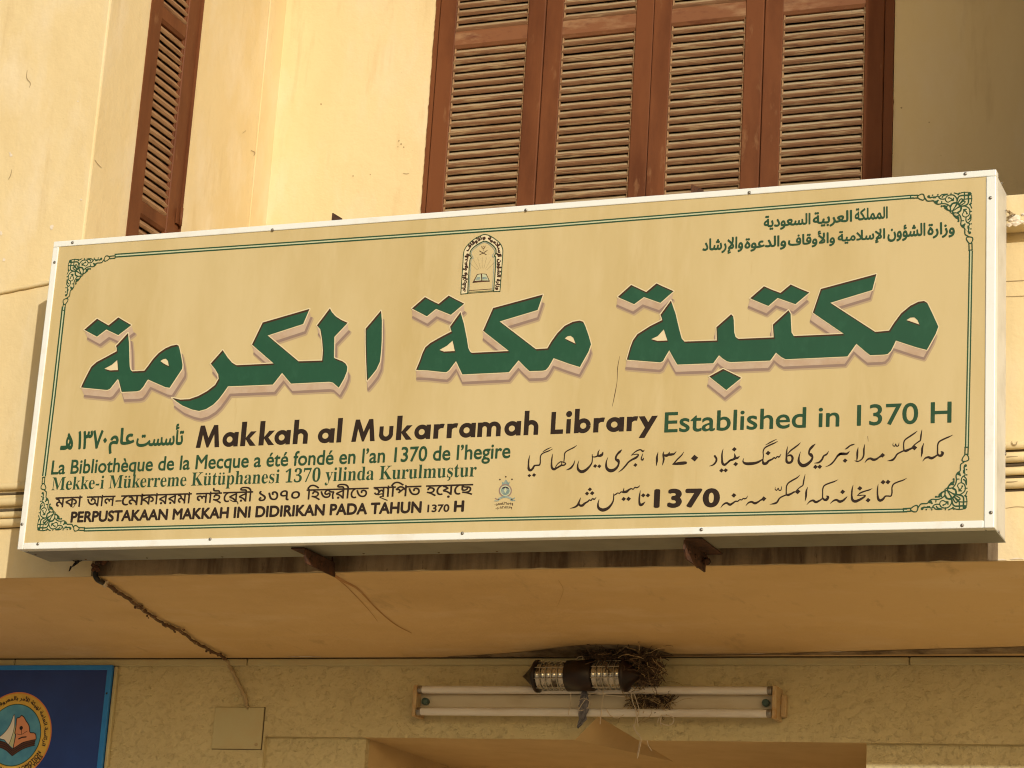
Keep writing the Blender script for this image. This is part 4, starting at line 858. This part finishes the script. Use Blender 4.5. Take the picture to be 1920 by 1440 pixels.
for a_, b_ in ((1009, 1064), (1116, 1172)):
    t0, t1 = T_(a_), T_(b_); n = 5; prof = []
    for i in range(n*4+1):
        t = t0+(t1-t0)*i/(n*4); prof.append((t, .042+.0032*math.sin(i/4*2*math.pi)))
    m = MB(); m.lathe(prof, c, ax, 40); gl = m.build('glass', MAT['lampglass'], wl_)
    m = MB()
    for k in range(1, 5):
        t = t0+(t1-t0)*k/5; o_ = ax.orthogonal().normalized(); q_ = ax.cross(o_)
        m.tube([c+ax*t+(o_*math.cos(2*math.pi*j/30)+q_*math.sin(2*math.pi*j/30))*.0485 for j in range(31)], .0017, 6, False)
    for k in range(8):
        o_ = Vector((0, math.cos(k*math.pi/4+.3), math.sin(k*math.pi/4+.3))); m.tube([c+ax*t0+o_*.0487, c+ax*t1+o_*.0487], .0016, 6, False)
    m.build('wire_cage', MAT['wire'], wl_)

# ---------------------------------------------------------------- nest of straw and string over and under the lamp
r = random.Random(8)
nest = thing('bird_nest', (lx(1195), YW-.06, -.28), 'messy bird nest of straw and litter wedged over the lamp\'s right end and the tubes', 'nest')
def strands(n, box, length, rad, yrange, droop=0, n2=5, flat=1.):
    m = MB()
    for _ in range(n):
        x, y = r.uniform(*box[:2]), r.uniform(*box[2:]); yy = r.uniform(*yrange); p = at(x, y, 1, yy); d_ = Vector((r.gauss(0, 1), r.gauss(0, .5), r.gauss(0, .8)*flat-droop)).normalized(); L = length*r.uniform(.4, 1.4); P = [p]
        for k in range(n2):
            d_ = (d_+Vector((r.gauss(0, .45), r.gauss(0, .3), r.gauss(0, .45)*flat-droop*.3))).normalized(); p = p+d_*L/n2; p.y = min(max(p.y, yrange[0]-.02), YW-.002); p.z = min(p.z, ZF+(ZB-ZF)*(p.y-G)/(YW-G)-.002); P.append(p.copy())
        m.tube(P, rad*r.uniform(.6, 1.4), 4, False)
    return m
mm = strands(340, (1105, 1226, 1226, 1241), .07, .0012, (YW-.16, YW-.03), flat=.35); mm.build('twigs', MAT['nestdark'], nest)
mm = strands(45, (1120, 1230, 1223, 1241), .08, .001, (YW-.175, YW-.05), flat=.4); mm.build('straw', MAT['straw'], nest)
mm = strands(170, (1196, 1234, 1238, 1284), .045, .0012, (YW-.17, YW-.02)); mm.build('twigs', MAT['nestdark'], nest)
mm = strands(30, (1200, 1246, 1235, 1290), .07, .001, (YW-.18, YW-.03)); mm.build('straw', MAT['straw'], nest)
mm = strands(330, (1188, 1254, 1305, 1324), .04, .0012, (YW-.075, YW-.046)); mm.build('twigs', MAT['nestdark'], nest)
mm = strands(110, (1180, 1262, 1302, 1328), .06, .001, (YW-.082, YW-.05), .3); mm.build('straw', MAT['straw'], nest)
m = MB()      # lumpy core
for i in range(46):
    if i < 26: p = at(r.uniform(1105, 1228), r.uniform(1222, 1240), 1, r.uniform(YW-.11, YW-.03))
    elif i < 36: p = at(r.uniform(1200, 1234), r.uniform(1240, 1282), 1, r.uniform(YW-.10, YW-.03))
    else: p = at(r.uniform(1192, 1250), r.uniform(1307, 1322), 1, YW-.045)
    a_ = r.uniform(.012, .022)*(.6 if i >= 36 else 1); p.z = min(p.z, ZF+(ZB-ZF)*(p.y-G)/(YW-G)-a_*.6)
    m.lathe([(-a_, .001), (-a_*.6, a_*.75), (0, a_), (a_*.6, a_*.7), (a_, .001)], p, (r.uniform(-1, 1), r.uniform(-1, 1), r.uniform(-1, 1)), 8, False)
m.build('litter', MAT['nestdark'], nest)
STR = [[(1120,1248),(1130,1255),(1139,1262),(1138,1258),(1121,1285),(1128,1284),(1131,1300)], [(1122,1240),(1128,1270),(1131,1300),(1129,1320),(1127,1340),(1125,1358)], [(1070,1300),(1069,1318),(1067,1332),(1066,1340)], [(1183,1300),(1187,1318),(1192,1330),(1193,1345),(1190,1362),(1194,1375),(1202,1385),(1200,1400),(1196,1420)],
 [(1188,1298),(1194,1316),(1198,1330),(1195,1348),(1197,1362)], [(1233,1355),(1236,1345),(1247,1342),(1262,1345),(1262,1355),(1252,1360),(1238,1355)], [(1137,1330),(1145,1342),(1158,1346),(1170,1340)], [(1085,1322),(1087,1312),(1097,1310),(1106,1316),(1104,1325),(1094,1331),(1085,1332),(1090,1322),(1097,1312),(1107,1302)],
 [(1077,1240),(1085,1232),(1093,1231),(1090,1240),(1080,1244)], [(1105,1299),(1125,1302),(1150,1304),(1172,1306)], [(1240,1362),(1238,1352),(1241,1340)], [(1187,1358),(1190,1368),(1200,1378)], [(1213,1388),(1216,1398),(1222,1408)], [(1200,1390),(1197,1405),(1195,1422)]]
m = MB()
for st in STR: m.tube(spline([tuple(at(x, y, 1, YW-.10+.004*math.sin(i*1.7)-(.02 if y < 1290 else 0))) for i, (x, y) in enumerate(st)], 4), .0016, 5, False)
m.build('string', MAT['string'], nest)
# grey rag
m = MB(); RG = [(1096,1296,9),(1095,1310,17),(1094,1325,19),(1093,1340,16),(1091,1352,13),(1086,1360,8),(1084,1366,2)]
P = spline(RG, 6); rows = []
for i, (x, y, ww) in enumerate(P):
    rows.append([at(x-ww*(.5+.05*math.sin(i*.8))+ww*j/8*(1+.05*math.sin(i*.9)), y+r.uniform(-.3, .3), 1, YW-.098-.005*math.sin(j*1.6+i*.4)) for j in range(9)])
vv = [[m.bm.verts.new(p) for p in row] for row in rows]
for i in range(len(vv)-1):
    for j in range(8): m.bm.faces.new((vv[i][j], vv[i][j+1], vv[i+1][j+1], vv[i+1][j]))
bmesh.ops.solidify(m.bm, geom=m.bm.faces[:], thickness=.002)
o = m.build('rag', MAT['rag'], smooth=True); recentre(o); tag(o, 'small grey rag draped over the tubes below the brown lamp', 'rag')

# ---------------------------------------------------------------- blue signboard at the lower left
YBD = YW-.03
sb = thing('signboard', (-.9, YW, -1.1), 'dark blue board with light blue edge and round yellow emblem on the plaster wall', 'board')
tr = at(211, 1247, 1, YBD); zt_ = tr.z; xr_ = tr.x; zl_ = -1.15
m = MB(); m.box(-1.75, xr_-.002, YBD+.003, YW-.0005, zl_, zt_-.002); bo = m.build('board', MAT['navy'], sb)
iw = xr_-at(199, 1300, 1, YBD).x; ih = zt_-at(100, 1257, 1, YBD).z
m = MB(); m.box(-1.75, xr_, YBD, YBD+.012, zt_-ih*.92, zt_, .001); m.box(xr_-.021, xr_, YBD, YBD+.012, zl_, zt_-ih*.92-.0002, .001); m.build('border', MAT['skyblue'], sb)
m = MB(); m.box(xr_+.0005, xr_+.014, YBD+.012, YW-.0005, zl_, zt_-.004, .003); m.build('mortar_edge', MAT['boxlid'], sb)
EC = at(26, 1378, 1, YBD); RI = 113; RO = 160
em2 = Print(lambda x, y, lay: Vector((EC.x+x/1000, YBD+.003-.0004*lay, EC.z+y/1000)))
em2.add([circ(0, 0, RO, 72)], lay=1, mi=0); em2.add([circ(0, 0, RO-5, 72)], lay=2, mi=1); em2.add([circ(0, 0, RI+3, 72)], lay=3, mi=2); em2.add([circ(0, 0, RI, 72)], lay=4, mi=3)
up = Vector((0, 0, 1))
def EB(*p): 
    out = []
    for x, y in p: q = at(x/6.858, 1230+y/6.858, 1, YBD); out.append(((q.x-EC.x)*1000, (q.z-EC.z)*1000))
    return out
def eb(pts, wd, mi, lay): wd *= 1000; em2.add(ribbon([(x, y, wd) for x, y in EB(*pts)], True, 5), lay=lay, mi=mi)
MAP = [(165,1190),(190,1070),(200,1010),(190,990),(205,900),(215,805),(250,790),(275,765),(310,790),(335,835),(365,880),(378,925),(385,980),(440,990),(460,1020),(455,1080),(380,1090),(290,1115),(210,1165)]
em2.add([EB(*MAP)], lay=5, mi=4); eb(MAP+MAP[:1], .0035, 5, 6)
em2.add([EB((-20,1050),(60,980),(130,880),(182,750),(188,860),(165,980),(110,1135),(50,1075))], lay=5, mi=6); eb([(-20,1050),(60,980),(130,880),(182,750),(186,880),(165,990),(110,1135),(50,1075),(-20,1080)], .002, 5, 6)
em2.add([EB((188,860),(200,940),(190,1000),(180,1090),(165,1185),(110,1135),(165,985))], lay=4.6, mi=2+5)
em2.add([EB((-40,1085),(60,1110),(160,1195),(250,1140),(340,1100),(455,1075),(440,1155),(340,1170),(240,1225),(155,1290),(80,1220),(-10,1170),(-60,1160))], lay=7, mi=8)
for dy in (0, 28, 55, 85): eb([(165,1195+dy),(250,1140+dy*.95),(340,1100+dy*.9),(450,1075+dy*.85)], .0028, 5, 8); eb([(160,1195+dy),(70,1115+dy),(-40,1085+dy)], .0028, 5, 8.5)
em2.add([circ(*EB((272,925))[0], 7.5, 10)], lay=7, mi=5); eb([(272,930),(277,1000)], .0022, 5, 7); eb([(215,1000),(270,1010),(350,965)], .0018, 5, 7); eb([(240,1065),(275,1050),(290,1045),(335,1040)], .005, 5, 7)
pth = arcp(0, 0, RI+9, 172, -22, 60)
on_path(em2, glyphs(arabic('الرئاسة العامة لهيئة الأمر بالمعروف والنهي'), .03), pth, 26, 5, 5, None, .06, .97, 0)
on_path(em2, glyphs('COMMISSION FOR THE PROMOTION', .03, 1.08), arcp(0, 0, RO-25, 188, 333, 60), 16, 5, 5, None, 0, 1, -6)
on_path(em2, glyphs('OF VIRTUE AND PREVENTION OF VICES', .03, 1.05), arcp(0, 0, RO-8, 188, 333, 60), 14, 5, 5, None, .05, .98, -4)
em2.build('emblem', [MAT['orange'], MAT['yellow'], MAT['greentext'], MAT['cyan'], MAT['salmon'], MAT['boarddark'], MAT['white'], MAT['pale'], MAT['darkbrown']], bo, 'round yellow ring emblem with white sail, map and open book')
q = at(200, 1300, 1, YBD); m = MB(); m.lathe([(0, .004), (.001, .0035), (.0015, .001)], (q.x, YBD, q.z), (0, -1, 0), 10); m.build('screw', MAT['boarddark'], sb)

# ---------------------------------------------------------------- cracks, chips and flaked paint on the building
fc = lambda x, y: at(x, y, 1, G-.0015)
for pts in ([(51,132,.8),(50,146,1.6),(57,156,1.4),(55,164,.7)], [(22,318,.8),(20,328,1.6),(16,336,1)]):
    decal('crack', MAT['crack'], pts, fc, B)
def chip(px, r, conv, mat='peel'):
    rr = random.Random(int(px[0]*7+px[1])); n = 9; mb = MB(); mb.face([conv(px[0]+r*math.cos(6.283*i/n)*rr.uniform(.55, 1.2), px[1]+r*math.sin(6.283*i/n)*rr.uniform(.55, 1.2)) for i in range(n)]); mb.build('paint_chip', MAT[mat], B, fix=False)
for px, r_ in (((97, 425), 5), ((20, 291), 3.2), ((19, 287), 2), ((7, 487), 3.4), ((2, 437), 4), ((146, 190), 1.6), ((152, 374), 1.8)): chip(px, r_, fc)
fb = lambda x, y: at(x, y, 1, YB-.0015)
for px, r_ in (((748, 264), 1.6), ((752, 270), 1.9), ((757, 276), 1.6), ((746, 275), 1.3), ((662, 330), 1.4), ((694, 327), 1.2), ((602, 195), 1.8), ((1742, 382*.6), 1.5), ((1690, 202), 2)): chip(px, r_, fb, 'crack')
decal('crack', MAT['crack'], [(756, 325, .8), (762, 326, 1.1), (767, 325, .6)], fb, B)
ff = lambda x, y: at(x, y, 0, XF+.0015)
for pts in ([(178, 300, .7), (184, 308, 1), (190, 314, .7)], [(471, 282, .8), (478, 286, 1.4), (476, 292, .8)], [(455, 250, .6), (461, 245, .8)]): decal('crack', MAT['crack'], pts, ff, B)
fs = lambda x, y: at_soffit(x, y, .0018)
for pts in ([(1394, 1226.5, 1), (1418, 1225.8, 2), (1441, 1226.3, .8)], [(1556, 1222.5, .8), (1572, 1221.8, 1.6), (1590, 1222.4, .8)], [(1700, 1222, .7), (1726, 1220.5, 1.4), (1748, 1221, .7)], [(540, 1231.5, .8), (572, 1230.8, 1.6), (602, 1231.6, .7)]): decal('paint_chip', MAT['peel'], pts, fs, B)
fe = lambda x, y: at(x, y, 1, G-.0022)
for pts in ([(1862, 1050.5, 1), (1876, 1048.8, 2.4), (1888, 1050, 1)], [(1895, 1048.5, 1), (1906, 1047, 2.8), (1919, 1047.5, 1.5)]): decal('paint_chip', MAT['peel'], pts, fe, B)
for pts in ([(1897, 828, 1.5), (1899, 833, 2), (1905, 833.5, 2), (1907, 828, 1.6)], [(1888, 857, 2.5), (1898, 856, 2), (1908, 856, 1)], [(1888, 904, 2.6), (1900, 903.4, 2), (1908, 902, 1)]): decal('paint_chip', MAT['crack'], pts, lambda x, y: at(x, y, 1, G-.0235), B)

for pts in ([(1886, 527.5, 1.2), (1905, 526.5, 1.5), (1930, 525, 1.3)], [(1886, 556, 1.1), (1908, 555.5, 1.4), (1930, 554, 1.2)], [(1886, 953, .8), (1905, 950, 1.2), (1925, 951, .9)]): decal('crack', MAT['crack'], pts, fc, B)
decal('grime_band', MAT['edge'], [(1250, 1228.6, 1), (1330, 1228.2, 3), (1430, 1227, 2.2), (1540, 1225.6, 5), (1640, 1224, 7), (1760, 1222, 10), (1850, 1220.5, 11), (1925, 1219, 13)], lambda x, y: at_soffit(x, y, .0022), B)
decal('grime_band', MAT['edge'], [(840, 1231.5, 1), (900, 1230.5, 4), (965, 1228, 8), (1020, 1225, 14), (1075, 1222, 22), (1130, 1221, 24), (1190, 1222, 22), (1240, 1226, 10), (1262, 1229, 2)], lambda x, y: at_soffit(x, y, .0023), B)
